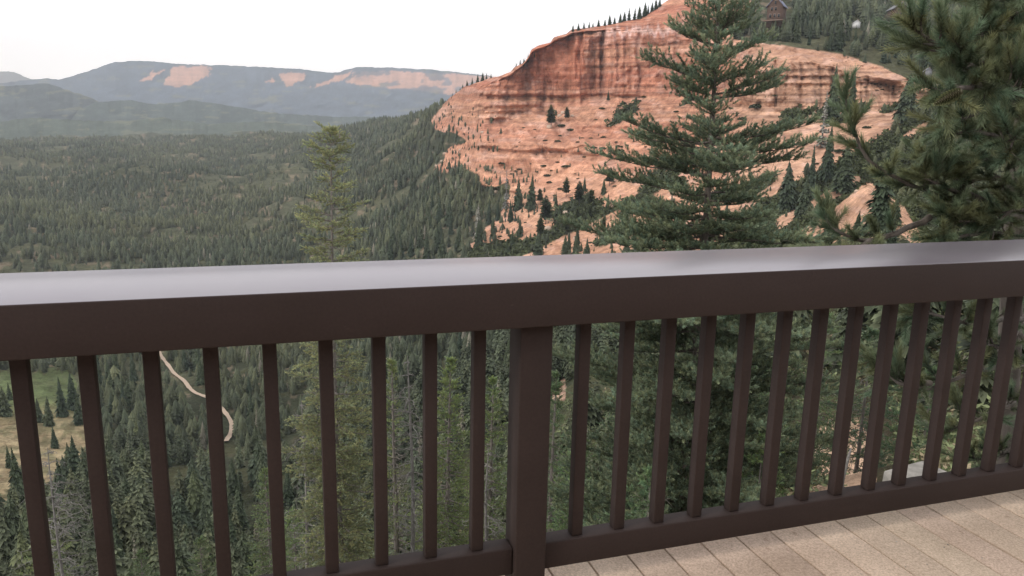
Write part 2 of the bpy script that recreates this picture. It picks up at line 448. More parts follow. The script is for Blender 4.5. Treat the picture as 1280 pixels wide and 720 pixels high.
mc = np.array([.10, .13, .055]) * (1 - gy) + np.array([.33, .27, .16]) * gy
mc = mc * (.6 + .8 * fbm(PXg / 16, PYg / 4, 3.3, 4)[..., None]) * (.75 + .5 * fbm(PXg / 2.5, PYg / 1.5, 5.3, 3)[..., None])
brs = sm(.52, .62, fbm(PXg / 9, PYg / 5, 71, 3))[..., None]
mc = mc * (1 - brs * .55) + np.array([.10, .115, .055]) * brs * .55
Cg = np.where(meadow[..., None], mc, Cg)
Cg = np.where((shrubby > .5)[..., None] & (TT < 11)[..., None], np.array([.085, .10, .05]) * litv, Cg)
rimg = (TT > 10.0) & (TT < 10.35) & (PXg > 985) & (PXg < 1200)
Cg = np.where(rimg[..., None], np.array([.085, .088, .05]), Cg)

nr, nc = TT.shape
ii, jj = np.meshgrid(np.arange(nr - 1), np.arange(nc - 1), indexing='ij')
quads = np.stack([ii * nc + jj, ii * nc + jj + 1, (ii + 1) * nc + jj + 1, (ii + 1) * nc + jj], -1).reshape(-1, 4)
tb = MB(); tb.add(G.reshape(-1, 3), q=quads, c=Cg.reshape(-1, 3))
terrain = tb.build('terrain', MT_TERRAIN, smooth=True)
tag(terrain, 'forested valley floor, red rock cliffs and scree slopes', 'terrain', kind='structure')

Gflat = G.reshape(-1, 3)


def ground_at_pixel(px, py, dmin=60):
    """Ground point nearest to the camera that the photograph shows at this pixel."""
    j = int(np.argmin(abs(PX - px)))
    ys = PYg[:, j]; ok = (Dg[:, j] > dmin)
    for i in range(nr - 2):
        if ok[i] and ys[i] >= py > ys[i + 1]:
            f = (ys[i] - py) / (ys[i] - ys[i + 1] + 1e-9)
            return G[i, j] * (1 - f) + G[i + 1, j] * f
    i = int(np.argmin(abs(ys - py) + (~ok) * 1e5))
    return G[i, j].copy()


def ground_under(px, dist):
    j = int(np.argmin(abs(PX - px)))
    i = int(np.argmin(abs(Dg[:, j] - dist)))
    return G[i, j].copy()


def ground_xy(x, y):
    k = int(np.argmin((Gflat[:, 0] - x) ** 2 + (Gflat[:, 1] - y) ** 2))
    return Gflat[k, 2]


# ------------------------------------------------------------------ dirt road and tracks
m, nt, b = mat('pale_dirt', .95, .1)
n = noise(nt, 2.0, 5)
nt.links.new(ramp(nt, n, [(.3, (.34, .26, .19)), (.7, (.52, .41, .32))]), b.inputs['Base Color'])
MT_ROAD = m


def strip(name, pts, width, label):
    p = []
    for (a, b_), (c, d) in zip(pts, pts[1:]):
        for k in range(4):
            p.append(ground_at_pixel(a + (c - a) * k / 4, b_ + (d - b_) * k / 4, 100))
    p = np.array(p)
    for _ in range(3): p[1:-1] = (p[:-2] + p[1:-1] * 2 + p[2:]) / 4
    tg = np.gradient(p, axis=0); tg[:, 2] = 0; tg /= np.linalg.norm(tg, axis=1)[:, None]
    sd = np.stack([tg[:, 1], -tg[:, 0], np.zeros(len(p))], -1)
    w = width * (.8 + .4 * rng.random(len(p)))[:, None]
    v = np.concatenate([p - sd * w / 2, p + sd * w / 2]); v[:, 2] += .9
    n_ = len(p)
    mb = MB().add(v, q=[(i, i + 1, n_ + i + 1, n_ + i) for i in range(n_ - 1)])
    o = mb.build(name, MT_ROAD)
    return tag(o, label, 'road', kind='structure')


strip('dirt_road', ROAD, 2.3, 'pale dirt road curving between the conifers on the valley floor')

# ------------------------------------------------------------------ far hills and mesa
def ridge(name, sky, base_y, d0, d1, label, colf, step=3.0, bump_px=1.0, nrow=46, back=True, seed=0):
    sky = np.array(sky, float)
    px = np.arange(sky[0, 0], sky[-1, 0] + .1, step)
    top = np.interp(px, sky[:, 0], sky[:, 1]) + (fbm(px / 5, seed, 2, 3) - .5) * bump_px * 2
    base = np.interp(px, *zip(*base_y))
    V, C = [], []
    for i in range(nrow):
        f = i / (nrow - 1)
        y = base + (top - base) * f
        d = d0 + (d1 - d0) * (f ** 1.1)
        p = at(px, y, d)
        rel = (np.abs(fbm((px + y * 1.6) / 30, y / 15 + seed, seed, 3) - .5) * 2) * (d1 - d0) * .05 * np.sin(math.pi * min(f * 1.05, 1))
        k = 1 + rel / d
        p[:, :2] *= k[:, None]; p[:, 2] = CAM_Z + (p[:, 2] - CAM_Z) * k
        V.append(p); C.append(colf(px, y, f))
    if back:
        for e, dz in ((1.1, 60), (1.5, 600)):
            p = at(px, top, d1); p[:, :2] *= e; p[:, 2] -= dz
            V.append(p); C.append(colf(px, top, 1))
    V = np.array(V); C = np.array(C)
    a, b_ = V.shape[:2]
    i2, j2 = np.meshgrid(np.arange(a - 1), np.arange(b_ - 1), indexing='ij')
    q = np.stack([i2 * b_ + j2, i2 * b_ + j2 + 1, (i2 + 1) * b_ + j2 + 1, (i2 + 1) * b_ + j2], -1).reshape(-1, 4)
    o = MB().add(V.reshape(-1, 3), q=q, c=C.reshape(-1, 3)).build(name, MT_HILL, smooth=True)
    return tag(o, label, 'hills', kind='structure')


def col_forest(px, y, f, base=(.062, .078, .072)):
    t = fbm(px / 14, y / 5, 3, 4)[..., None]
    c = np.array(base) * (.6 + .8 * t) * (.78 + .44 * fbm(px / 2.2, y / 1.3, 8, 3)[..., None])
    pat = sm(.66, .72, fbm(px / 20, y / 3.0, 7, 3))[..., None]
    return c * (1 - pat * .6) + np.array([.15, .15, .10]) * pat * .6


PATCH = [[(205, 108), (214, 84), (222, 80), (262, 82), (266, 90), (248, 104), (222, 112)], [(174, 103), (178, 97), (203, 83), (205, 88), (188, 99)], [(352, 104), (352, 92), (366, 89), (382, 91), (384, 97), (366, 110), (358, 111)], [(330, 104), (345, 96), (344, 102)],
         [(388, 112), (405, 103), (430, 90), (443, 88), (436, 96), (405, 110)], [(432, 104), (445, 90), (478, 87), (530, 90), (560, 92), (700, 100), (700, 124), (560, 122), (520, 116), (480, 112), (452, 108)]]


def col_mesa(px, y, f):
    c = col_forest(px, y, f, (.070, .090, .120))
    w1 = (fbm(px / 7, y / 5, 3, 3) - .5) * 8
    for q, pl in enumerate(PATCH):
        k = inside(pl, px + w1 * 1.3 + (fbm(px / 2, y / 3, 9, 2) - .5) * 8, (y + w1 * .6 - 96) * 1.18 + 96)[..., None] * .8
        n_ = fbm(px / 4, y / 14, 5, 3)[..., None]
        rc_ = np.array([.52, .285, .20]) * (.70 + .5 * n_) * (.80 + .4 * fbm(px / 30, y / 1.6, 6, 2)[..., None])
        if q == 5:
            gap = sm(.52, .60, fbm(px / 16, y / 7, 15, 3))[..., None]
            k = k * (1 - gap * .8)
        c = c * (1 - k) + rc_ * k
    return c


def col_left(px, y, f):
    c = col_forest(px, y, f, (.062, .074, .076))
    k = np.exp(-((y - (112 + (px - 85) * .30)) / 2.2) ** 2)[..., None] * ((px > 78) & (px < 128))[..., None]
    return c * (1 - k * .7) + np.array([.20, .20, .14]) * k * .7


ridge('distant_mountain', [(-400, 92), (-60, 84), (0, 89), (18, 90), (36, 98), (80, 112)], [(-400, 130), (80, 130)], 12500, 13500, 'pale blue mountain beyond the mesa', lambda a, b_, f: np.full((len(a), 3), .12), seed=2)
ridge('mesa', [(-500, 110), (-100, 108), (0, 104), (40, 99), (60, 98), (75, 99), (100, 92), (122, 85), (140, 78), (168, 76), (190, 77), (225, 80), (290, 82), (360, 85), (410, 90), (422, 91), (432, 87), (445, 84), (480, 84), (540, 87), (580, 91), (612, 95), (700, 104), (900, 110)],
      [(-500, 190), (900, 190)], 6800, 9200, 'long hazy flat topped mesa with pale pink cliff patches', col_mesa, 1.6, .9, 70, seed=4)
ridge('hill', [(-500, 118), (-100, 108), (0, 108), (35, 106), (60, 104), (80, 111), (105, 119), (140, 134), (200, 160)], [(-500, 182), (200, 180)], 4600, 5800, 'dark hazy wooded hill at the left below the mesa', col_left, 1.6, .9, 50, seed=7)
ridge('hill', [(60, 160), (90, 140), (120, 128), (160, 125), (190, 130), (215, 129), (240, 125), (275, 130), (300, 134), (340, 141), (420, 146), (470, 146), (520, 148), (620, 150), (760, 160)], [(60, 186), (760, 186)], 4300, 5400, 'low rolling wooded hills in haze below the mesa', col_forest, 1.6, 1.0, 44, seed=9)
ridge('hill', [(-500, 150), (0, 152), (40, 147), (90, 150), (150, 152), (200, 147), (260, 155), (330, 152), (400, 158), (480, 158), (560, 160), (700, 170)], [(-500, 190), (700, 190)], 3300, 4200, 'flat wooded plateau edge beyond the valley forest', lambda a, b_, f: col_forest(a, b_, f, (.068, .084, .066)), 1.6, 1.2, 36, seed=12)

# ------------------------------------------------------------------ foliage generators
def norm(v): return v / (np.linalg.norm(v, axis=-1, keepdims=True) + 1e-9)


def needles(mb, P0, Dv, L, n, nl, w, theta, colr, up=.12, tip=1.35, r=rng):
    """n needles (one thin triangle each) around every shoot."""
    P0 = np.asarray(P0); Dv = norm(np.asarray(Dv)); S = len(P0)
    if S == 0: return
    L = np.broadcast_to(np.asarray(L, float), (S,))
    ref = np.where(abs(Dv[:, 2:3]) < .9, np.array([[0, 0, 1.]]), np.array([[1., 0, 0]]))
    A = norm(np.cross(Dv, ref)); B = np.cross(Dv, A)
    t = (np.arange(n)[None] + r.random((S, n))) / n
    ph = r.random((S, 1)) * 6.28 + np.arange(n)[None] * 2.39996
    th = theta * (1.15 - .55 * t) * (.8 + .4 * r.random((S, n)))
    pr = np.cos(ph)[..., None] * A[:, None] + np.sin(ph)[..., None] * B[:, None]
    nd = norm(Dv[:, None] * np.cos(th)[..., None] + pr * np.sin(th)[..., None] + np.array([0, 0, up]))
    base = P0[:, None] + Dv[:, None] * (L[:, None] * t)[..., None]
    ln = nl * (.75 + .5 * r.random((S, n)))[..., None]
    side = norm(np.cross(nd, r.normal(size=(S, n, 3)))) * w / 2
    V = np.stack([base - side, base + side, base + nd * ln], 2).reshape(-1, 3)
    c = np.asarray(colr, float)
    if c.ndim == 1: c = np.broadcast_to(c, (S, 3))
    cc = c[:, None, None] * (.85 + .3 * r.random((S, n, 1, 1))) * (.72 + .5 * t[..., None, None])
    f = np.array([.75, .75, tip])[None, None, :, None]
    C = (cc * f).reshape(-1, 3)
    T = np.arange(S * n * 3).reshape(-1, 3)
    mb.add(V, t=T, c=C)


def curve_pts(p0, d, length, n, droop, rise, wob, r):
    """A branch: leaves along d, sags by droop, lifts by rise at its tip."""
    t = np.linspace(0, 1, n)[:, None]
    d = norm(np.asarray(d, float))
    side = norm(np.cross(d, [0, 0, 1.]))
    p = np.asarray(p0) + d * length * t
    p = p + np.array([0, 0, 1.]) * length * (-droop * t * (1 - t * .0) + rise * t ** 2.2)
    w = np.cumsum(r.normal(size=(n, 1)) * wob * length / n, axis=0)
    p = p + side * w + np.array([0, 0, 1.]) * np.cumsum(r.normal(size=(n, 1)) * wob * .5 * length / n, axis=0)
    p[0] = p0
    return p


def conifer(name, base, height, prof, spacing, nb, style, seed, label=None, cat='tree', group=None, lean=(0, 0), skip=None, bark=None, trunk_r=None, dead=0, whorls=None):
    """tree > trunk (with its limbs), crown. prof(h) is the branch length at height h above the base."""
    r = np.random.default_rng(seed)
    root = empty(name, base)
    tag(root, label, cat, group)
    wood, fol, deadw = MB(), MB(), MB()
    tr = trunk_r or height * .0125
    hs = np.linspace(0, 1, 16)
    sway = np.stack([np.sin(hs * 5 + seed) * .06 * height / 18 + lean[0] * hs * height, np.cos(hs * 4 + seed) * .05 * height / 18 + lean[1] * hs * height, hs * height], -1)
    wood.tube(sway, tr * (1 - hs) ** .8 + .008, 10)
    tpos = lambda h: np.array([np.interp(h / height, hs, sway[:, k]) for k in range(3)])
    st = dict(droop=.12, rise=.16, sl=.13, n=14, nl=.035, w=.007, th=1.0, col=(.06, .085, .045), bare=.28, dens=.15, blen=.42, upshoot=.5, flat=.8, wob=.15, back=.8, angle_top=.9, angle_low=.05)
    st.update(style)
    SP, SD, SL, SC = [], [], [], []
    h = height * .999; wi = 0
    if whorls: h = whorls[0]
    while h > height * st.get('low', .04):
        L0 = prof(h)
        if skip is None or not skip(h):
            k = int(round(np.interp(h / height, [.50, .62], [nb, max(4, nb - 4)]))) if nb > 7 else (nb if h < height * .93 else max(3, nb - 2))
            a0 = r.random() * 6.28
            for q in range(k):
                a = a0 + q * 6.283 / k + r.normal() * .22
                L = L0 * (.62 + .5 * r.random()) if not st.get('jit') else L0 * (.38 + .85 * r.random())
                if L < .06: continue
                hh = h + r.normal() * spacing * (.22 if not whorls else .42)
                p0 = tpos(min(max(hh, 0), height * .995))
                f = min(hh / height, 1)
                el = st['angle_low'] + (st['angle_top'] - st['angle_low']) * max(0, (f - .55) / .45) ** 2
                d = np.array([math.cos(a) * math.cos(el), math.sin(a) * math.cos(el), math.sin(el)])
                m_ = 9
                if r.random() < dead and f < st.get('dead_below', 1.0):
                    bp = curve_pts(p0, d, L * .9, m_, st['droop'] * 2.2, .3, .5, r)
                    deadw.tube(bp, np.linspace(tr * .22 * .5 + .006, .003, m_), 5)
                    for _ in range(5):
                        i = r.integers(2, m_ - 1)
                        d2 = norm(bp[i] - bp[i - 1] + r.normal(size=3) * .6)
                        deadw.tube(curve_pts(bp[i], d2, L * .35, 5, .1, -.2, .4, r), np.linspace(.006, .002, 5), 4)
                    continue
                bp = curve_pts(p0, d, L, m_, st['droop'], st['rise'], st['wob'], r)
                wood.tube(bp, np.linspace(max(tr * .22 * min(1, L / 1.5), .006), .003, m_), 5)
                seg = np.concatenate([[0], np.cumsum(np.linalg.norm(np.diff(bp, axis=0), axis=1))])
                nsub = max(3, int(L * (1 - st['bare']) / st['dens']))
                tone = .8 + .4 * r.random()
                for u in range(nsub):
                    s = seg[-1] * (st['bare'] * (.6 + .4 * r.random()) + (1 - st['bare']) * (u + .5) / nsub)
                    pb = np.array([np.interp(s, seg, bp[:, c]) for c in range(3)])
                    i = min(int(np.searchsorted(seg, s)), m_ - 1)
                    fd = norm(bp[i] - bp[i - 1]); sd = norm(np.cross(fd, [0, 0, 1.]))
                    rem = s / seg[-1]
                    env = math.sin(math.pi * min(1, .22 + .78 * rem)) ** .6 if rem < .95 else .5
                    for sg in (-1, 1):
                        bl = st['blen'] * min(1.2, L ** .7) * env * (.6 + .6 * r.random())
                        ang = R(58) * (1 - rem * .45)
                        dd = norm(fd * math.cos(ang) + sd * sg * math.sin(ang) + np.array([0, 0, st['upshoot'] * (.15 + .4 * r.random()) - st.get('hang', 0) * r.random()]))
                        ns = max(1, int(bl / (st['sl'] * .8)))
                        wood_tip = pb + dd * bl
                        if bl > .2 and st.get('twigs', True): wood.tube(np.array([pb, (pb + wood_tip) / 2, wood_tip]), [.005, .004, .002], 3)
                        for z_ in range(ns):
                            ps = pb + dd * (bl * (z_ + .3) / ns)
                            e = norm(dd * .8 + r.normal(size=3) * .45 + np.array([0, 0, st['upshoot'] * .7]))
                            e[2] *= st['flat']
                            SP.append(ps); SD.append(e); SL.append(st['sl'] * (.7 + .6 * r.random()))
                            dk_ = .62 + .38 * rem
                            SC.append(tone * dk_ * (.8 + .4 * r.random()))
                    if True:
                        SP.append(pb); SD.append(norm(fd + np.array([0, 0, .5 + .5 * r.random()]) + r.normal(size=3) * .25)); SL.append(st['sl']); SC.append(tone * .9)
                SP.append(bp[-1]); SD.append(fd); SL.append(st['sl'] * 1.4); SC.append(tone * 1.1)
        h -= spacing * (.75 + .5 * r.random()) * (0.55 + .45 * min(1, (height - h) / height * 4 + .2))
        wi += 1
        if whorls and wi < len(whorls): h = whorls[wi]
    tp = tpos(height)
    for k in range(6):
        SP.append(tp - [0, 0, .12 * k]); SD.append(norm(np.array([r.normal() * .25, r.normal() * .25, 1]))); SL.append(.2); SC.append(1.1)
    SC = np.array(SC)[:, None] * np.array(st['col'])[None]
    hue = r.random((len(SC), 1))
    SC = SC * (1 + (hue - .5) * np.array([[.35, .12, -.1]]))
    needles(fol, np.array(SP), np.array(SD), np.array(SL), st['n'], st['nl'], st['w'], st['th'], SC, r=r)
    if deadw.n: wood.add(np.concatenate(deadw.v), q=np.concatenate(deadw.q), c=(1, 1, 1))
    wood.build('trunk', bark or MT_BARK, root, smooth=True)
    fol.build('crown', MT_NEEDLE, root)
    return root


def copy_thing(root, loc, rz, s, label=None, group=None, squash=1.0, tilt=(0, 0)):
    c = root.copy(); col.objects.link(c)
    c.location = loc; c.rotation_euler = (tilt[0], tilt[1], rz); c.scale = (s * squash, s * squash, s)
    if label: c['label'] = label
    if group: c['group'] = group
    for ch in root.children:
        d = ch.copy(); col.objects.link(d); d.parent = c
    return c


# ---- simple crowns for trees seen at 10 to 70 pixels
def crown_mesh(mb, seed, h=1.0, rad=.17, layers=24, per=12, kites=4, base=.08, colr=(.05, .066, .036), top=(.085, .105, .055), round_=.9, droop=.35, sparse=0.0):
    r = np.random.default_rng(seed)
    for L in range(layers):
        f = L / (layers - 1)
        z = h * (base + (1 - base) * f ** .92)
        rr = rad * ((1 - f) ** round_) * (.82 + .36 * r.random()) + .008
        if r.random() < sparse: continue
        a0 = r.random() * 6.28
        k_ = per if f < .8 else max(4, per - 3)
        for q in range(k_):
            a = a0 + q * 6.283 / k_ + r.normal() * .2
            l = rr * (.7 + .5 * r.random())
            d = np.array([math.cos(a), math.sin(a), 0]); s = np.array([-math.sin(a), math.cos(a), 0])
            zz = z + r.normal() * .012
            for m_ in range(kites):
                g = (m_ + .6) / kites
                w = l * .21 * (1.25 - .55 * g) + .004
                p0 = d * l * (g - .55) * 1.0 if g > .55 else d * l * .02
                p0 = p0 + [0, 0, zz + .02]
                da = d * math.cos((m_ - kites / 2) * .28) + s * math.sin((m_ - kites / 2) * .28)
                tipz = -l * droop * (.6 + .8 * r.random())
                p2 = da * l * (.55 + .5 * g) + [0, 0, zz + tipz]
                mid = (p0 + p2) / 2 + [0, 0, l * .12]
                sv = np.cross(da, [0, 0, 1.]) * w + np.array([0, 0, r.normal() * w * .5])
                tone = (.75 + .5 * r.random())
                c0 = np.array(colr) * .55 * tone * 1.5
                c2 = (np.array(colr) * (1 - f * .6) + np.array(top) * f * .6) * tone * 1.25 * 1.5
                mb.add([p0, mid - sv, p2, mid + sv], q=[(0, 1, 2, 3)], c=np.array([c0, (c0 + c2) / 2, c2, (c0 + c2) / 2]))
    # leader
    mb.add([(0.006, 0, h * .96), (-.006, .005, h * .96), (0, 0, h * 1.03)], t=[(0, 1, 2)], c=top)


def prototype(kind, seed):
    root = empty('conifer_tree', (0, 0, -500))
    tag(root, 'conifer', 'tree')
    k = dict(
        spruce=dict(rad=.17, colr=(.036, .050, .032), top=(.070, .088, .050)),
        fir=dict(rad=.21, colr=(.043, .056, .036), top=(.085, .100, .060), round_=.75),
        slim=dict(rad=.125, colr=(.035, .049, .034), top=(.062, .080, .048)),
        light=dict(rad=.20, colr=(.066, .080, .042), top=(.120, .135, .070), round_=.8),
        pine=dict(rad=.24, colr=(.045, .058, .030), top=(.085, .098, .048), round_=.55, layers=16, droop=-.1, base=.25),
        dead=dict(rad=.11, colr=(.16, .155, .145), top=(.24, .235, .22), kites=2, per=6, sparse=.25),
    )[kind]
    mb = MB(); crown_mesh(mb, seed, **k)
    cb = mb.build('crown', MT_FOREST, root)
    t = MB().tube([(0, 0, 0), (0.004, 0, .5), (0, 0, .97)], [.016, .010, .002], 6, c=(1, 1, 1))
    t.build('trunk', MT_DEAD if kind == 'dead' else MT_BARK, root)
    return root


protos = {}
for kk, n_ in (('spruce', 3), ('fir', 2), ('slim', 2), ('light', 2), ('pine', 2), ('dead', 2)):
    protos[kk] = [prototype(kk, 100 + i * 7 + len(kk)) for i in range(n_)]
used_proto = set()


def put(kind, p, h, label, group=None, cat='tree', sink=.03, squash=None, name=None):
    src = random.choice(protos[kind])
    q = (p[0], p[1], p[2] - h * sink)
    o = copy_thing(src, q, random.random() * 6.28, h, label, group, squash or random.uniform(.85, 1.15), (random.gauss(0, .025), random.gauss(0, .025)))
    if name: o.name = name
    return o


def height_for(p, px_tall):
    return px_tall * math.hypot(p[0], p[1]) / F * 1.02


taken = []     # (px, base y, top y, half width) of trees already standing


def tree_px(kind, px, py, tall, label, group=None, squash=None, name=None, dmin=100, ground=None):
    p = ground if ground is not None else ground_at_pixel(px, py, dmin)
    h = height_for(p, tall)
    taken.append((px, py, tall))
    return put(kind, p, h, label, group, squash=squash, name=name)


# ---- trees one can point at, around the red cliffs
tree_px('pine', 689, 160, 28, 'lone dark conifer standing on the bench of the red cliff', squash=1.1)
tree_px('pine', 709, 151, 17, 'small conifer on the red bench just right of the lone dark one')
tree_px('spruce', 807, 158, 17, 'small dark conifer on the red talus left of the big fir')
tree_px('spruce', 760, 125, 12, 'tiny conifer at the foot of the fluted red wall')
tree_px('dead', 597, 300, 46, 'silver grey dead conifer low on the scree, bleached all over', squash=1.3, name='dead_tree')
tree_px('dead', 633, 262, 48, 'tall grey dead conifer beside the red outcrop', squash=1.1, name='dead_tree')
tree_px('dead', 1026, 185, 62, 'grey dead conifer standing among dark trees below the right cliff', squash=1.3, name='dead_tree')
tree_px('spruce', 1096, 292, 92, 'tall dark conifer in front of the orange gully', squash=1.25, dmin=60)
tree_px('spruce', 1052, 240, 58, 'broad dark conifer beside the orange mound', squash=1.5, dmin=60)
tree_px('spruce', 1032, 225, 62, 'conifer just left of the broad dark one beside the orange mound', squash=.9, dmin=60)
tree_px('slim', 1012, 250, 62, 'thin conifer on the scree left of the orange mound', dmin=60)
tree_px('fir', 985, 262, 56, 'bushy conifer at the bottom of the scree beside the big fir', dmin=60)
tree_px('fir', 1003, 275, 50, 'rounder conifer under the thin one on the scree', dmin=60)
tree_px('spruce', 1040, 150, 60, 'dark conifer against the middle of the right cliff wall', squash=1.0)
tree_px('spruce', 1063, 148, 50, 'dark conifer right of the middle one against the cliff wall', squash=.9)
tree_px('fir', 1132, 152, 50, 'full dark conifer at the right end of the cliff wall', squash=1.3)
tree_px('spruce', 1160, 205, 60, 'wide dark conifer on the slope behind the pine branches', squash=1.6)
tree_px('spruce', 648, 262, 40, 'left one of two dark conifers under the red outcrop', squash=1.1)
tree_px('spruce', 664, 262, 44, 'right one of two dark conifers under the red outcrop', squash=1.1)
tree_px('pine', 682, 280, 36, 'open crowned conifer on the scree right of the two dark ones', squash=1.1)

RIDGE = [(716, 40, 7), (723, 39, 8), (730, 37, 8), (736, 37, 8), (741, 35, 5), (748, 34, 8), (756, 34, 8), (762, 33, 12), (768, 31, 8), (775, 30, 11), (780, 29, 12), (786, 27, 14), (793, 25, 12), (799, 24, 14), (806, 21, 15), (810, 19, 10), (815, 14, 9), (820, 12, 11), (824, 10, 10),
         (650, 83, 7), (655, 80, 6), (660, 76, 7), (645, 86, 6), (668, 70, 4), (584, 112, 10), (590, 110, 11), (597, 107, 12), (603, 104, 12), (608, 102, 9), (578, 116, 9), (570, 124, 10), (565, 127, 9), (614, 100, 7), (575, 119, 8)]
for x, y, t in RIDGE:
    tree_px(random.choice(['spruce', 'slim', 'spruce']), x, y + 3, t + 3, 'small dark conifer on the skyline of the red cliff', 'small conifers along the skyline of the red cliff', squash=1.35,
            ground=at(x, y + 2, float(np.interp(x, [565, 612, 660, 717, 760, 800, 825], [1200, 985, 913, 906, 930, 960, 990]))))

# clusters of individuals: scattered inside a polygon of the photograph, no closer than a given step
def in_poly(poly, n, step, kinds, tall, label, group, dmin=100, tries=4000, squash=1.0):
    xs = [p[0] for p in poly]; ys = [p[1] for p in poly]
    pts = []
    for _ in range(tries):
        if len(pts) >= n: break
        x, y = random.uniform(min(xs), max(xs)), random.uniform(min(ys), max(ys))
        if not inside(poly, x, y): continue
        if any(abs(x - a) < step and abs(y - b_) < step * .8 for a, b_ in pts): continue
        t = tall(x, y) * random.uniform(.7, 1.2)
        if y < 110 and any(abs(x - cx_) < w__ and y - t < cy_ < y for cx_, w__, cy_ in ((970, 21, 22), (1070, 9, 31), (1122, 11, 18))): continue
        pts.append((x, y))
        if any(seg_dist(pl, np.array([x, x]), np.array([y - t, y - t * .5])).min() < t * .3 or seg_dist(pl, np.array([x]), np.array([y]))[0] < 7 for pl in [ROAD] + TRACKS[:2]): continue
        tree_px(random.choice(kinds), x, y, t, label, group, dmin=dmin, squash=squash * random.uniform(.85, 1.15))
    return pts


VAL = 'dark conifers of the valley forest below the deck'
in_poly([(-20, 600), (60, 610), (110, 590), (120, 520), (200, 500), (310, 560), (360, 560), (400, 600), (400, 790), (-20, 790)], 78, 15, ['spruce', 'fir', 'fir', 'spruce', 'light'], lambda x, y: np.interp(y, [500, 600, 780], [36, 55, 92]), 'conifer in the dense valley forest seen between the balusters', VAL, squash=1.15)
in_poly([(110, 452), (330, 440), (360, 560), (200, 500), (112, 540)], 34, 12, ['spruce', 'fir', 'slim'], lambda x, y: np.interp(y, [440, 560], [28, 42]), 'conifer beside the dirt road on the valley floor', 'conifers around the dirt road', squash=1.15)
in_poly([(480, 420), (640, 430), (700, 560), (560, 620), (480, 560)], 30, 14, ['spruce', 'slim', 'fir'], lambda x, y: np.interp(y, [420, 620], [36, 62]), 'tall conifer on the dark slope below the scree', 'conifers on the dark slope below the scree')
in_poly([(500, 230), (560, 215), (600, 225), (650, 280), (600, 330), (480, 335)], 44, 9, ['spruce', 'slim', 'fir', 'spruce'], lambda x, y: np.interp(y, [215, 335], [19, 36]), 'dark conifer in the forest edge at the foot of the scree', 'conifers at the foot of the scree')
in_poly([(650, 275), (720, 215), (770, 230), (760, 320), (620, 330)], 24, 10, ['spruce', 'fir', 'pine'], lambda x, y: 26, 'small conifer growing on the lower scree left of the big fir', 'small conifers on the lower scree')
in_poly([(955, 290), (1130, 270), (1140, 330), (955, 340)], 9, 14, ['spruce', 'fir', 'light'], lambda x, y: 34, 'small conifer at the bottom of the orange scree', 'small conifers at the bottom of the orange scree')
in_poly([(912, 50), (990, 57), (1050, 66), (1150, 100), (1200, 105), (1200, 40), (930, 20)], 46, 9, ['spruce', 'slim', 'fir'], lambda x, y: np.interp(y, [20, 100], [26, 36]), 'dark conifer in the forest on top of the right cliff', 'conifers on top of the right cliff', dmin=540)
for x, y, t, k in [(12, 500, 20, 'spruce'), (78, 520, 46, 'spruce'), (92, 512, 44, 'spruce'), (60, 532, 34, 'fir'), (68, 560, 26, 'spruce'), (6, 520, 34, 'fir'), (48, 528, 28, 'fir'), (88, 595, 40, 'fir'), (12, 585, 26, 'spruce'), (98, 530, 38, 'spruce')]:
    tree_px(k, x, y, t, 'conifer standing in the open grassy meadow', 'conifers in the meadow')

# ------------------------------------------------------------------ forest stuff: everything past the individuals, as one mesh
def star_tree_arrays(layers, spokes, seed, round_=False):
    r = np.random.default_rng(seed)
    V, T, C = [], [], []
    for L in range(layers):
        f = L / layers
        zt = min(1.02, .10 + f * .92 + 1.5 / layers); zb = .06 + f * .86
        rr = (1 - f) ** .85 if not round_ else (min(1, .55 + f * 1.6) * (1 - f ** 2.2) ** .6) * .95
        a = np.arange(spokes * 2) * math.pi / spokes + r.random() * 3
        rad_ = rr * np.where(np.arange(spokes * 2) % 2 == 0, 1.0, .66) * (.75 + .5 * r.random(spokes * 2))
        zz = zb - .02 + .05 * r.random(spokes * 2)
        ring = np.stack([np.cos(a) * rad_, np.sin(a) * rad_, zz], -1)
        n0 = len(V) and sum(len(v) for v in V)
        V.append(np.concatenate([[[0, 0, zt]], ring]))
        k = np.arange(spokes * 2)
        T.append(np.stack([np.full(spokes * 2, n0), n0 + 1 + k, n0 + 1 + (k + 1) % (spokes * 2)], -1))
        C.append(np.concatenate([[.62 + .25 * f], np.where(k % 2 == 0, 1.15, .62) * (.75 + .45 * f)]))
    return np.concatenate(V), np.concatenate(T), np.concatenate(C)


def crown_arrays(seed, **k):
    mb_ = MB(); crown_mesh(mb_, seed, h=1.0, rad=.2, layers=13, per=8, kites=2, **k)
    V_ = np.concatenate(mb_.v) * [5, 5, 1]; Q_ = np.concatenate(mb_.q); C_ = np.concatenate(mb_.c)[:, 1]
    return V_, np.concatenate([Q_[:, [0, 1, 2]], Q_[:, [0, 2, 3]]]), C_ / .10


LODS = {3: [crown_arrays(51), crown_arrays(52, round_=.75), crown_arrays(53, round_=.6)],
        0: [star_tree_arrays(9, 7, s, s > 2) for s in range(5)], 1: [star_tree_arrays(6, 5, s + 9, s > 1) for s in range(4)], 2: [star_tree_arrays(3, 4, s + 19) for s in range(3)]}


def cell_area():
    a = G[1:, :-1] - G[:-1, :-1]; b_ = G[:-1, 1:] - G[:-1, :-1]
    return np.abs(a[..., 0] * b_[..., 1] - a[..., 1] * b_[..., 0])


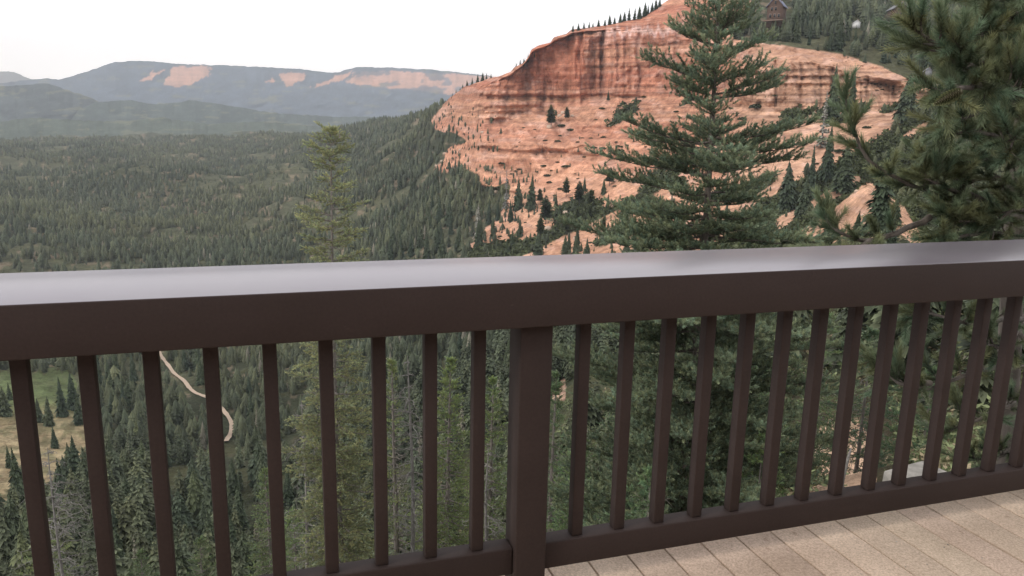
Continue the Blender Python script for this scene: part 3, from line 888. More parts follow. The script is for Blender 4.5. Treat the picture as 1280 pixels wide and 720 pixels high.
ar = cell_area()
cen = (G[1:, 1:] + G[:-1, :-1]) / 2
cpx, cpy = project(cen); cD = np.hypot(cen[..., 0], cen[..., 1])
dens = 1 / 27.0 * np.ones_like(ar)
topline = np.minimum.accumulate(np.where(cD < 60, 1e4, cpy), axis=0)
hidden = cpy > topline + 22
clear = fbm(cen[..., 0] / 75, cen[..., 1] / 75, 3.1, 4)
dens *= .16 + .84 * (1 - sm(.55, .60, clear))
dens *= np.interp(cD, [150, 600, 1500, 3500], [1.0, .8, .42, .13])
rk = rockn[:-1, :-1]; sh = shrubby[:-1, :-1]; tt = TT[:-1, :-1]
dens *= np.where(rk > .5, np.interp(cpy, [120, 170, 240, 300], [.004, .02, .07, .12]), 1)
dens *= np.where(sh > .5, .35, 1)
dens *= np.where(meadow[:-1, :-1], .0, 1)
dens *= np.where(sand[:-1, :-1], 0, 1)
edge = np.clip(1 - seg_dist([(545, 150), (556, 165), (590, 175), (562, 205), (600, 222), (640, 232), (664, 262), (640, 272), (592, 318)], cpx, cpy) / 48, 0, 1)
dens = np.where((rk > .5), np.maximum(dens, edge ** 1.4 / 60), dens)
dens = np.where((rk <= .5) & (cpx > 530) & (cpx < 700) & (cpy > 140), dens * (1 - edge * .45), dens)
dens = np.where((cD < 65) | (cD > 3600), 0, dens)
dens = np.where((cpx < -260) | (cpx > 1560), 0, dens)
dens = np.where((tt > 10.55) & (cpx > 545) & (cpx < 880), 0, dens)
dens = np.where((tt > 9.0) & (tt < 10.2) & (cpx > 545) & (cpx < 905), 0, dens)
dens = np.where((tt > 10.0) & (cpx > 900), 1 / 26.0, dens)
dens = np.where((tt > 9.85) & (tt < 10.15) & (cpx > 985), .006, dens)
dens = np.where(inside(OPEN_MOUND, cpx, cpy), 0, dens)
dens = np.where(hidden | (cD > 3600) | (cpy < -60), 0, dens)
cnt = rng.poisson(ar * dens)
I, J = np.nonzero(cnt)
rep = cnt[I, J]; I = np.repeat(I, rep); J = np.repeat(J, rep)
u, v = rng.random(len(I)), rng.random(len(I))
pos = (G[I, J] * ((1 - u) * (1 - v))[:, None] + G[I, J + 1] * (u * (1 - v))[:, None] + G[I + 1, J] * ((1 - u) * v)[:, None] + G[I + 1, J + 1] * (u * v)[:, None])
tpx, tpy = project(pos); tD = np.hypot(pos[:, 0], pos[:, 1])
isr = rockn[I, J] > .5; iss = shrubby[I, J] > .5
hgt = (5.5 + 10.5 * rng.random(len(I)) ** 1.2) * np.where(isr, .45, 1) * np.where(iss, .62, 1)
hgt *= .75 + .5 * vnoise(pos[:, 0] / 60, pos[:, 1] / 60, 5)
hgt *= np.interp(tD, [150, 400, 900], [.8, .9, 1.0])
toppx = hgt / tD * F
keep = np.ones(len(I), bool)
road = np.array(ROAD + [(200, 440)], float)
for pl in [ROAD] + TRACKS[:2]:
    for f in (0, .35, .7, 1.0):
        keep &= seg_dist(pl, tpx, tpy - toppx * f) > np.where(f > .6, 2.4, 4.6)
for f in (.4, .8): keep &= ~(inside(MEADOW, tpx, tpy - toppx * f) & (tpy < 640))
MOUNDV = [(1000, 290), (1045, 256), (1085, 230), (1120, 248), (1150, 300), (1140, 306)]
VIEWC = [(948, 0), (992, 0), (992, 24), (948, 24)]; VIEWD = [(1062, 24), (1078, 24), (1078, 34), (1062, 34)]; VIEWE = [(1112, 6), (1132, 6), (1132, 20), (1112, 20)]
for f in (.05, .2, .35, .5, .65, .8, .9, 1.0): keep &= ~((inside(VIEWC, tpx, tpy - toppx * f) | inside(VIEWD, tpx, tpy - toppx * f) | inside(VIEWE, tpx, tpy - toppx * f)) & (tpy < 110))
for f in (.0, .5, .9): keep &= ~inside(MOUNDV, tpx, tpy - toppx * f)
pos, hgt, tD, tpx, tpy = pos[keep], hgt[keep], tD[keep], tpx[keep], tpy[keep]
print('forest trees', len(pos))
FV, FT, FC = [], [], []
nv = 0
wide = .19 + .12 * rng.random(len(pos))
hue = rng.random(len(pos)); drift = fbm(pos[:, 0] / 160, pos[:, 1] / 160, 8, 3)
g1, g2, g3 = np.array([.062, .080, .056]), np.array([.108, .122, .072]), np.array([.175, .172, .150])
tc_ = g1 + (g2 - g1) * np.clip(hue * .8 + (drift - .5) * 1.6, 0, 1)[:, None]
tc_ *= (.62 + .76 * rng.random((len(pos), 1)))
greyed = rng.random(len(pos)) < .035
wide[greyed] *= .55
tc_[greyed] = g3 * (.8 + .6 * rng.random((greyed.sum(), 1)))
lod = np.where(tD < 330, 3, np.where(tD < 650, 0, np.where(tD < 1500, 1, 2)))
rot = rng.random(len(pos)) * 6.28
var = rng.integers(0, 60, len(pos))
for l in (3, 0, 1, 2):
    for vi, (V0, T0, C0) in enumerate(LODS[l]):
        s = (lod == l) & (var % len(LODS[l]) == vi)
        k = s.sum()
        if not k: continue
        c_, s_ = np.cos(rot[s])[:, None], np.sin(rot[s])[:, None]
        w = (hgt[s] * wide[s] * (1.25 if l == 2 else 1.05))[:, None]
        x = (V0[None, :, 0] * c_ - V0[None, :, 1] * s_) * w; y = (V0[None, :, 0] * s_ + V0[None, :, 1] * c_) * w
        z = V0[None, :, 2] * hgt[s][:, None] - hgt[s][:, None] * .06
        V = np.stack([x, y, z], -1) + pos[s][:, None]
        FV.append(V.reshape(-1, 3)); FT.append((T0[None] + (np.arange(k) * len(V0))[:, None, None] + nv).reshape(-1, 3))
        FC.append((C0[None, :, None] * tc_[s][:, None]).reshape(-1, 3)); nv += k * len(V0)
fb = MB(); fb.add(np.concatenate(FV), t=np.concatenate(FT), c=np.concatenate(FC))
fo = fb.build('forest', MT_FOREST)
tag(fo, 'continuous conifer forest covering the valley and the hilltops', 'forest', kind='stuff')

# ------------------------------------------------------------------ shrubs on the scree
def shrub_mesh(seed):
    r = np.random.default_rng(seed); mb = MB()
    n_ = 260
    d = norm(r.normal(size=(n_, 3))); d[:, 2] = abs(d[:, 2])
    p = d * (.55 + .5 * r.random((n_, 1))) * [1, 1, .6]
    s1 = norm(np.cross(d, r.normal(size=(n_, 3)))) * .16; s2 = norm(np.cross(d, s1) + d * r.normal(size=(n_, 1)) * .5) * .16
    V = np.stack([p - s1, p - s2, p + s1, p + s2], 1).reshape(-1, 3)
    c = (np.array([.055, .068, .034])[None] * (.55 + .9 * r.random((n_, 1)) * (.5 + p[:, 2:3])))
    mb.add(V, q=np.arange(n_ * 4).reshape(-1, 4), c=np.repeat(c, 4, 0))
    return mb


sh_me = []
for s in range(4):
    o = shrub_mesh(s).build('shrub', MT_FOREST); sh_me.append(o.data)
    bpy.data.objects.remove(o)


def shrub(px, py, wpx, label, group, dmin=100, flat=.7):
    p = ground_at_pixel(px, py, dmin)
    o = bpy.data.objects.new('shrub', random.choice(sh_me)); col.objects.link(o)
    s = wpx / 2 * math.hypot(p[0], p[1]) / F
    o.location = (p[0], p[1], p[2]); o.scale = (s, s, s * flat); o.rotation_euler = (0, 0, random.random() * 6)
    tag(o, label, 'shrub', group)


for x, y, w in [(702, 158, 12), (713, 163, 10), (700, 170, 6), (655, 160, 5), (668, 162, 4), (680, 208, 9), (684, 220, 10), (707, 209, 12), (697, 203, 6), (755, 172, 8), (771, 178, 6), (778, 184, 7), (784, 182, 6), (791, 165, 5), (775, 133, 8), (752, 136, 8), (745, 150, 5), (768, 144, 6), (789, 141, 6), (797, 127, 10), (805, 122, 8),
                (650, 178, 4), (664, 205, 4), (560, 175, 4), (612, 178, 3), (742, 185, 9), (776, 190, 16), (830, 165, 8), (845, 140, 8), (857, 160, 9), (640, 150, 3), (668, 172, 3), (722, 178, 6), (1050, 190, 14), (1012, 212, 9), (1084, 160, 10), (983, 200, 8), (1068, 285, 7), (1020, 205, 6), (948, 135, 20), (930, 150, 16), (968, 120, 6)]:
    shrub(x, y, w, 'dark low shrub dotted on the open red scree', 'low shrubs dotted on the red scree')
for k in range(110):
    x, y = random.uniform(590, 860), random.uniform(165, 320)
    if not inside([(600, 190), (700, 165), (860, 165), (860, 320), (600, 330), (640, 270)], x, y): continue
    shrub(x, y, random.uniform(3, 9), 'dark low shrub dotted on the open red scree', 'low shrubs dotted on the red scree')
for k in range(30):
    x = random.uniform(1055, 1130); y = 90 + (x - 1055) * .22 + random.uniform(2, 14)
    shrub(x, y, random.uniform(2, 4.5), 'tiny shrub on the pale top of the right cliff', 'tiny shrubs on the pale top of the right cliff', 400)
# slanting shrub belts: low brush nobody could count
sel = np.argwhere((shrubby > .5) & (TT > 5.0) & (TT < 9.0) & (PXg > 560) & (PXg < 1200))
sb = MB()
if len(sel):
    pick = sel[rng.integers(0, len(sel), 5200)]
    pp = G[pick[:, 0], pick[:, 1]] + rng.normal(size=(len(pick), 3)) * [.8, .8, 0]
    n_ = 9
    dd = np.hypot(pp[:, 0], pp[:, 1])
    size = dd * (.0020 + .0030 * rng.random(len(pp)))
    off = rng.normal(size=(len(pp), n_, 3)) * .6; off[..., 2] = abs(off[..., 2]) * .8
    cp_ = pp[:, None] + off * size[:, None, None]
    s1 = norm(rng.normal(size=cp_.shape)) * size[:, None, None] * .55; s2 = norm(rng.normal(size=cp_.shape)) * size[:, None, None] * .55
    V = np.stack([cp_ - s1, cp_ - s2, cp_ + s1, cp_ + s2], 2).reshape(-1, 3)
    cc = np.array([.062, .076, .036]) * (.5 + .9 * rng.random((len(pp), n_, 1))) * (.7 + .6 * rng.random((len(pp), 1, 1)))
    sb.add(V, q=np.arange(len(V)).reshape(-1, 4), c=np.repeat(cc.reshape(-1, 3), 4, 0))
    o = sb.build('undergrowth', MT_FOREST)
    tag(o, 'low green brush in slanting belts across the scree', 'brush', kind='stuff')

# low brush and saplings on the steep bank under the deck
sel = np.argwhere((Dg > 9) & (Dg < 170) & (PXg > 380) & (PXg < 1420) & (TT < 5) & ~sand)
pick = sel[rng.integers(0, len(sel), 9000)]
pp = G[pick[:, 0], pick[:, 1]] + rng.normal(size=(len(pick), 3)) * [.6, .6, 0]
ux, uy = project(pp); ok_ = ~inside([(1040, 520), (1125, 520), (1135, 640), (1035, 640)], ux, uy)
pp = pp[ok_]
dd = np.hypot(pp[:, 0], pp[:, 1]); size = np.clip(dd * .010, .10, .55) * (.5 + rng.random(len(pp)))
n_ = 14
off = rng.normal(size=(len(pp), n_, 3)) * .7; off[..., 2] = abs(off[..., 2]) * 1.0
cpt = pp[:, None] + off * size[:, None, None]
s1 = norm(rng.normal(size=cpt.shape)) * size[:, None, None] * .22; s2 = norm(rng.normal(size=cpt.shape)) * size[:, None, None] * .40
V = np.stack([cpt - s1, cpt - s2, cpt + s1, cpt + s2], 2).reshape(-1, 3)
tonec = np.where(rng.random((len(pp), 1, 1)) < .2, np.array([.24, .20, .14]), np.array([.15, .18, .095]))
cc = tonec * (.5 + .9 * rng.random((len(pp), n_, 1)))
bb_ = MB().add(V, q=np.arange(len(V)).reshape(-1, 4), c=np.repeat(cc.reshape(-1, 3), 4, 0))
tag(bb_.build('undergrowth', MT_FOREST), 'low brush covering the steep bank below the deck', 'brush', kind='stuff')

# ------------------------------------------------------------------ boulders
m, nt, b = mat('boulder', .95, .1)
n = noise(nt, 1.5, 6)
nt.links.new(ramp(nt, n, [(.3, (.42, .30, .22)), (.75, (.66, .54, .44))]), b.inputs['Base Color']); bump(nt, b, n, .8, .3)
MT_BOULDER = m


def boulder(px, py, wpx, label, group=None, dmin=60, squash=.8, ground=None, material=None):
    p = ground if ground is not None else ground_at_pixel(px, py, dmin)
    s = wpx / 2 * math.hypot(p[0], p[1]) / F
    nu, nvv = 14, 9
    th, ph = np.meshgrid(np.arange(nu) * 2 * math.pi / nu, np.linspace(.15, math.pi - .15, nvv), indexing='ij')
    d = np.stack([np.cos(th) * np.sin(ph), np.sin(th) * np.sin(ph), np.cos(ph)], -1)
    d = d * (1 - .35 * np.abs(d).max(-1, keepdims=True) + .3) * (.75 + .5 * fbm(d[..., 0] * 1.8 + px, d[..., 1] * 1.8, d[..., 2] * 1.8, 3))[..., None]
    idx = lambda a, c: (a % nu) * nvv + c
    q = [(idx(a, c), idx(a + 1, c), idx(a + 1, c + 1), idx(a, c + 1)) for a in range(nu) for c in range(nvv - 1)]
    V = d.reshape(-1, 3) * s * [1, 1, squash]
    mb = MB().add(V, q=q)
    mb.add(np.concatenate([V[::nvv], [V[::nvv].mean(0)]]), t=[(k, nu, (k + 1) % nu) for k in range(nu)])
    o = mb.build('boulder', material or MT_BOULDER, smooth=False, loc=(p[0], p[1], p[2] + s * .3))
    tag(o, label, 'boulder', group)
    return o


boulder(687, 160, 7, 'round cream coloured boulder at the foot of the lone conifer')
for x, y, w in [(707, 268, 9), (684, 288, 10), (556, 193, 5), (552, 202, 4), (603, 166, 4), (545, 208, 4), (704, 142, 6), (699, 146, 6), (620, 240, 4), (720, 300, 8), (1070, 240, 5), (1095, 250, 5), (575, 188, 4), (1088, 262, 4), (1078, 270, 4), (762, 158, 3), (716, 146, 5)]:
    boulder(x, y, w, 'pale weathered boulder lying on the scree', 'pale boulders scattered on the scree')

# ------------------------------------------------------------------ cabins on the hill
def flat(name, c, rough=.8, metal=0, c2=None):
    m, nt, b = mat(name, rough, .3)
    n = noise(nt, 3.0, 4)
    c2 = c2 or tuple(min(1, x * 1.25) for x in c)
    nt.links.new(ramp(nt, n, [(.3, c), (.7, c2)]), b.inputs['Base Color'])
    b.inputs['Metallic'].default_value = metal
    return m


MT_LOG = flat('log_wall', (.075, .045, .033)); MT_ROOFB = flat('blue_grey_roof', (.16, .17, .23)); MT_GLASS = flat('window_glass', (.02, .025, .03), .1)
MT_TRIM = flat('pale_trim', (.17, .12, .09)); MT_WHITE = flat('white_paint', (.48, .48, .47)); MT_GREYR = flat('grey_roof', (.17, .17, .18))


def cabin(px, py, wpx, hpx, label, wallm, roofm, dist, yaw, win=True):
    p = at(px, py, dist)
    k = dist / F
    W, H = wpx * k, hpx * k
    root = empty('cabin', p, math.atan2(-p[0], p[1]) * -1 * -1 + yaw)
    tag(root, label, 'cabin')
    hw, d_, e = W / 2, W * .5, H * .58
    w = MB().box((-hw, -d_, -H * .3), (hw, d_, e))
    w.add([(-hw, -d_, e), (hw, -d_, e), (0, -d_, H), (-hw, d_, e), (hw, d_, e), (0, d_, H)], t=[(0, 1, 2), (3, 5, 4)])
    w.build('wall', wallm, root)
    rf = MB(); o_ = W * .09
    for sg in (-1, 1):
        a = np.array([(0, -d_ - o_, H + .15), (sg * (hw + o_), -d_ - o_, e - o_ * .8), (sg * (hw + o_), d_ + o_, e - o_ * .8), (0, d_ + o_, H + .15)])
        rf.add(np.concatenate([a, a + [0, 0, W * .04]]), q=[(0, 1, 2, 3), (4, 7, 6, 5), (0, 4, 5, 1), (1, 5, 6, 2), (2, 6, 7, 3), (3, 7, 4, 0)])
    ro = rf.build('roof', roofm, root)
    MB().box((hw * .35, -d_ * .2, H * .75), (hw * .55, d_ * .1, H * 1.22)).build('chimney', MT_TRIM, ro)
    if win:
        for wx_, wz_ in ((-.55, .10), (0, .10), (.55, .10), (-.4, .40), (.1, .40), (0, .66)):
            cx_, cz = wx_ * hw, wz_ * H
            f_ = MB().box((cx_ - W * .085, -d_ - .12, cz - H * .02), (cx_ + W * .085, -d_ - .02, cz + H * .17)).build('window', MT_TRIM, root)
            MB().box((cx_ - W * .06, -d_ - .2, cz + H * .005), (cx_ + W * .06, -d_ - .125, cz + H * .145)).build('pane', MT_GLASS, f_)
        MB().box((-hw * 1.25, -d_ - W * .28, -H * .06), (hw * 1.25, -d_ - .01, -H * .01)).build('porch_deck', MT_TRIM, root)
    return root


cabin(970, 26, 17, 25, 'brown two storey wooden cabin with blue grey gable roof on the hillside', MT_LOG, MT_ROOFB, 655, -.25)
cabin(1122, 21, 16, 13, 'low brown cabin with grey roof among the hilltop trees', MT_LOG, MT_GREYR, 640, .4)
cabin(1070, 33, 7, 6, 'small white cottage among the hilltop trees', MT_WHITE, MT_WHITE, 648, .2, False)
cabin(1159, 94, 7, 7, 'small grey shed beside the cliff top behind the pine', MT_GREYR, MT_GREYR, 560, .3, False)

# ------------------------------------------------------------------ near trees
def near_base(px, dist, extra=-.4):
    g = ground_under(px, dist)
    return np.array([g[0], g[1], g[2] + extra])


def z_at(px, py, dist): return float(at(px, py, dist)[2])


# the big fir in the middle of the picture
D1 = 22.0
b0 = near_base(882, D1)
topz = z_at(884, -95, D1)
H1 = topz - b0[2]
ztab = [(-95, .15), (-60, .5), (0, .75), (30, .95), (60, 1.35), (95, 1.8), (128, 2.1), (165, 1.9), (180, 2.6), (210, 3.1), (260, 3.0), (300, 3.5), (420, 4.2), (560, 4.5), (680, 4.2)]
WY = [-88, -74, -60, -44, -27, -8, 14, 36, 60, 70, 92, 112, 124, 164, 176, 190, 202, 216, 232, 246, 262, 276, 290, 304, 320, 336] + list(range(352, 700, 17))
wh = [z_at(880, y, D1) - b0[2] for y in WY]
zt = np.array([[z_at(880, y, D1) - b0[2], l] for y, l in ztab])[::-1]
conifer('fir_tree', b0, H1, lambda h: float(np.interp(h, zt[:, 0], zt[:, 1])), .40, 8,
        dict(col=(.190, .238, .162), jit=.4, sl=.17, n=24, nl=.070, w=.024, dens=.12, blen=.80, upshoot=.9, bare=.22, droop=.10, rise=.14, angle_top=.75, hang=.1), 5,
        'big blue green fir with tiered rounded boughs rising above the railing', lean=(-.008, 0), trunk_r=.16,
        whorls=wh, bark=MT_BARK, dead=.03)

# the yellow green spruce left of the middle
D2 = 30.0
b0 = near_base(418, D2)
b0[2] = min(b0[2], z_at(418, 730, D2))
H2 = z_at(412, 160, D2) - b0[2]
zt2 = np.array([[z_at(412, y, D2) - b0[2], l] for y, l in [(160, .15), (172, .7), (190, 1.35), (200, 1.1), (215, .65), (240, 1.1), (262, 1.15), (290, 1.5), (325, 1.75), (420, 1.75), (560, 1.8), (720, 2.0)]])[::-1]
conifer('spruce_tree', b0, H2, lambda h: float(np.interp(h, zt2[:, 0], zt2[:, 1])), 0.40, 8,
        dict(col=(.29, .315, .175), jit=.5, sl=.15, n=19, nl=.058, w=.023, dens=.145, blen=.50, upshoot=.35, bare=.2, droop=.18, rise=.12, angle_top=.55, hang=.45), 8,
        'tall narrow yellow green spruce with a tufted top above the railing', lean=(-.003, 0), trunk_r=.17, dead=.10, bark=MT_PALE)


def near_spruce(px, top_y, dist, halfw_px, seed, label, colr, dead=.05, sl=.15, base=None, hang=.3, bare=.2, nb=6, sp_=.5, top_f=1):
    g = near_base(px, dist) if base is None else base
    zt_ = z_at(px, top_y, dist)
    H = zt_ - g[2]
    Rm = halfw_px * dist / F
    prof = lambda h: Rm * min(1, .06 + ((H - h) / min(H, 11)) ** .75)
    return conifer('spruce_tree', g, H, prof, sp_, nb + 1, dict(col=tuple(c_ * 2.5 for c_ in colr), sl=sl, n=15, nl=.058, w=.026, dens=.19, blen=.46, upshoot=.4, bare=bare, droop=.18, rise=.12, hang=hang), seed, label, dead=dead, bark=MT_PALE)


near_spruce(562, 455, 34, 62, 21, 'light green spruce behind the balusters left of the post', (.10, .125, .052), .10)
near_spruce(618, 478, 38, 46, 22, 'light spruce with bare lower twigs just left of the post', (.095, .12, .05), .30)
near_spruce(352, 640, 40, 58, 23, 'bright green spruce top low between two balusters', (.11, .14, .058), .05)
near_spruce(318, 588, 48, 46, 24, 'drooping green spruce behind the bright one', (.08, .105, .05), .12)
near_spruce(18, 655, 44, 60, 25, 'pale green spruce at the lower left corner', (.10, .125, .06), .25)
near_spruce(225, 672, 60, 48, 27, 'spruce top at the bottom edge between the third and fourth balusters', (.07, .092, .045), .03)
near_spruce(142, 690, 62, 48, 28, 'spruce top at the bottom edge right of the second baluster', (.068, .09, .045), .03)
near_spruce(735, 545, 27, 80, 29, 'fir sapling below the big fir right of the post', (.075, .11, .05), .05)
near_spruce(490, 452, 37, 40, 31, 'spruce full of bare twigs right of the tall yellow green one', (.085, .105, .05), .5)
near_spruce(955, 470, 30, 95, 33, 'dark dense fir behind the balusters right of the big fir', (.06, .085, .045), .12)
near_spruce(1045, 395, 36, 75, 34, 'mid green fir behind the right balusters', (.065, .09, .046), .12)
near_spruce(978, 560, 20, 62, 35, 'young fir low behind the right balusters', (.075, .105, .05), .06)
near_spruce(905, 400, 42, 70, 37, 'dark fir far down the bank right behind the big fir', (.06, .085, .046), .1)
near_spruce(1105, 420, 30, 70, 38, 'grey green spruce behind the lower pine boughs', (.065, .088, .05), .2)
near_spruce(1190, 470, 24, 80, 39, 'dark spruce low behind the pine trunk', (.055, .08, .042), .1)
near_spruce(700, 470, 33, 50, 40, 'dark spruce just right of the post far down the bank', (.06, .085, .046), .1)
near_spruce(790, 455, 40, 60, 46, 'dark spruce in the shade left of the big fir trunk', (.06, .085, .046), .1)
near_spruce(832, 590, 17, 95, 36, 'young fir in front of the trunk of the big fir', (.07, .10, .052), .08)


def bare_tree(px, top_y, dist, halfw_px, seed, label, base_y=760, nb=5, curl=.5):
    """A dead tree: trunk, and long bare curling branches."""
    r = np.random.default_rng(seed)
    top = at(px, top_y, dist)
    bz = z_at(px, base_y, dist)
    g = near_base(px, dist)
    H = top[2] - g[2]
    base = np.array([top[0], top[1], g[2]])
    root = empty('dead_tree', base); tag(root, label, 'dead tree')
    tw = MB(); hs = np.linspace(0, 1, 14)
    tp = np.stack([np.sin(hs * 6 + seed) * .12, np.cos(hs * 5) * .1, hs * H], -1)
    tw.tube(tp, .13 * (1 - hs) ** .7 + .012, 8)
    tw.build('trunk', MT_DEAD, root, smooth=True)
    br = MB()
    lo = max(.0, 1 - 14 / H)
    for k in range(int(min(H, 14) / .55)):
        f = 1 - (k + .5) * .55 / H
        p0 = np.array([np.interp(f, hs, tp[:, c]) for c in range(3)])
        for q in range(nb):
            a = r.random() * 6.28
            L = halfw_px * dist / F * min(1, .12 + (1 - f) * H / 4.0) * (.4 + .8 * r.random())
            d = np.array([math.cos(a), math.sin(a), .15 + .3 * r.random()])
            bp = curve_pts(p0, d, L, 11, .05, -.75 * r.random() - .15, curl, r)
            br.tube(bp, np.linspace(.024, .005, 11), 5)
            for _ in range(7):
                i = r.integers(3, 10)
                d2 = norm(bp[i] - bp[i - 1] + r.normal(size=3) * .7)
                br.tube(curve_pts(bp[i], d2, L * (.15 + .25 * r.random()), 6, .05, -.5 * r.random(), .8, r), np.linspace(.010, .004, 6), 4)
    br.build('branch', MT_DEAD, root, smooth=True)
    return root


bare_tree(376, 500, 36, 42, 41, 'bare grey dead tree with drooping curled branches between balusters')
bare_tree(512, 445, 31, 40, 42, 'tangled bare dead tree right of the tall yellow green spruce')
bare_tree(62, 560, 40, 48, 43, 'bare dead tree with pale curling branches at the lower left', curl=.9)
bare_tree(612, 560, 30, 34, 44, 'grey bare dead tree low against the left side of the post')
bare_tree(1060, 560, 17, 16, 45, 'small dark bare tree beside the sandy patch', nb=4)

# ------------------------------------------------------------------ the pine at the right: long needles in tufts, close to the deck
pine_root_px, PD = 1296, 7.0
g = near_base(pine_root_px, PD)
pr_ = empty('pine_tree', g)
tag(pr_, 'large long needled pine filling the upper right beside the deck', 'tree')
g = np.array(g)
wood, fol = MB(), MB()
rp = np.random.default_rng(77)
trunk_top = at(1318, -420, PD)
hs = np.linspace(0, 1, 18)[:, None]
tb_ = at(1312, 300, PD); tb_low = np.array([tb_[0] + .1, tb_[1], g[2]])
tr_pts = tb_low * (1 - hs) + trunk_top * hs + np.stack([np.sin(hs[:, 0] * 7) * .05, np.cos(hs[:, 0] * 6) * .05, hs[:, 0] * 0], -1)
wood.tube(tr_pts - g, .115 * (1 - hs[:, 0] * .7), 12)
TP, TD, TL, TC = [], [], [], []


def pine_branch(pts, r0=.022, twigs=14, tl=.26, spread=.34, tone=1.0, start=.22):
    """pts: (px, py, dist) knots from the trunk outwards; twigs end in brushes of long needles."""
    p = np.array([at(*q) for q in pts])
    t = np.linspace(0, 1, len(p)); T = np.linspace(0, 1, 16)
    c = np.stack([np.interp(T, t, p[:, k]) for k in range(3)], -1)
    for _ in range(2): c[1:-1] = (c[:-2] + c[1:-1] * 2 + c[2:]) / 4
    c += np.cumsum(rp.normal(size=c.shape) * .006, axis=0)
    wood.tube(c - g, np.linspace(r0, .006, 16), 6)
    for k in range(twigs):
        f = start + (1 - start) * (k + rp.random()) / twigs
        i = min(int(f * 15), 14)
        p0 = c[i] + (c[i + 1] - c[i]) * (f * 15 - i)
        fd = norm(c[i + 1] - c[i])
        d = norm(fd * .75 + norm(rp.normal(size=3)) * .75 + np.array([0, 0, .22]))
        L = spread * (.45 + .8 * rp.random()) * (1.1 - .4 * f)
        tw = curve_pts(p0, d, L, 6, .05, .22, .2, rp)
        wood.tube(tw - g, np.linspace(.007, .0035, 6), 4)
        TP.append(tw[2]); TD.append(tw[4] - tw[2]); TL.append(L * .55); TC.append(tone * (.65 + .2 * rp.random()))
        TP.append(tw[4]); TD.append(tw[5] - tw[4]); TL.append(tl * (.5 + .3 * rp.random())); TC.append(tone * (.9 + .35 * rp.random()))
        if rp.random() < .8:
            d3 = norm(d + norm(rp.normal(size=3)) * .8)
            q3 = tw[3] + d3 * L * .5
            wood.tube(np.array([tw[3], (tw[3] + q3) / 2, q3]) - g, [.005, .004, .003], 3)
            TP.append((tw[3] + q3) / 2); TD.append(d3); TL.append(tl * .8); TC.append(tone * (.8 + .4 * rp.random()))
    for q in range(3):
        TP.append(c[-1 - q]); TD.append(norm(c[-1] - c[-3])); TL.append(tl * .9); TC.append(tone * 1.1)


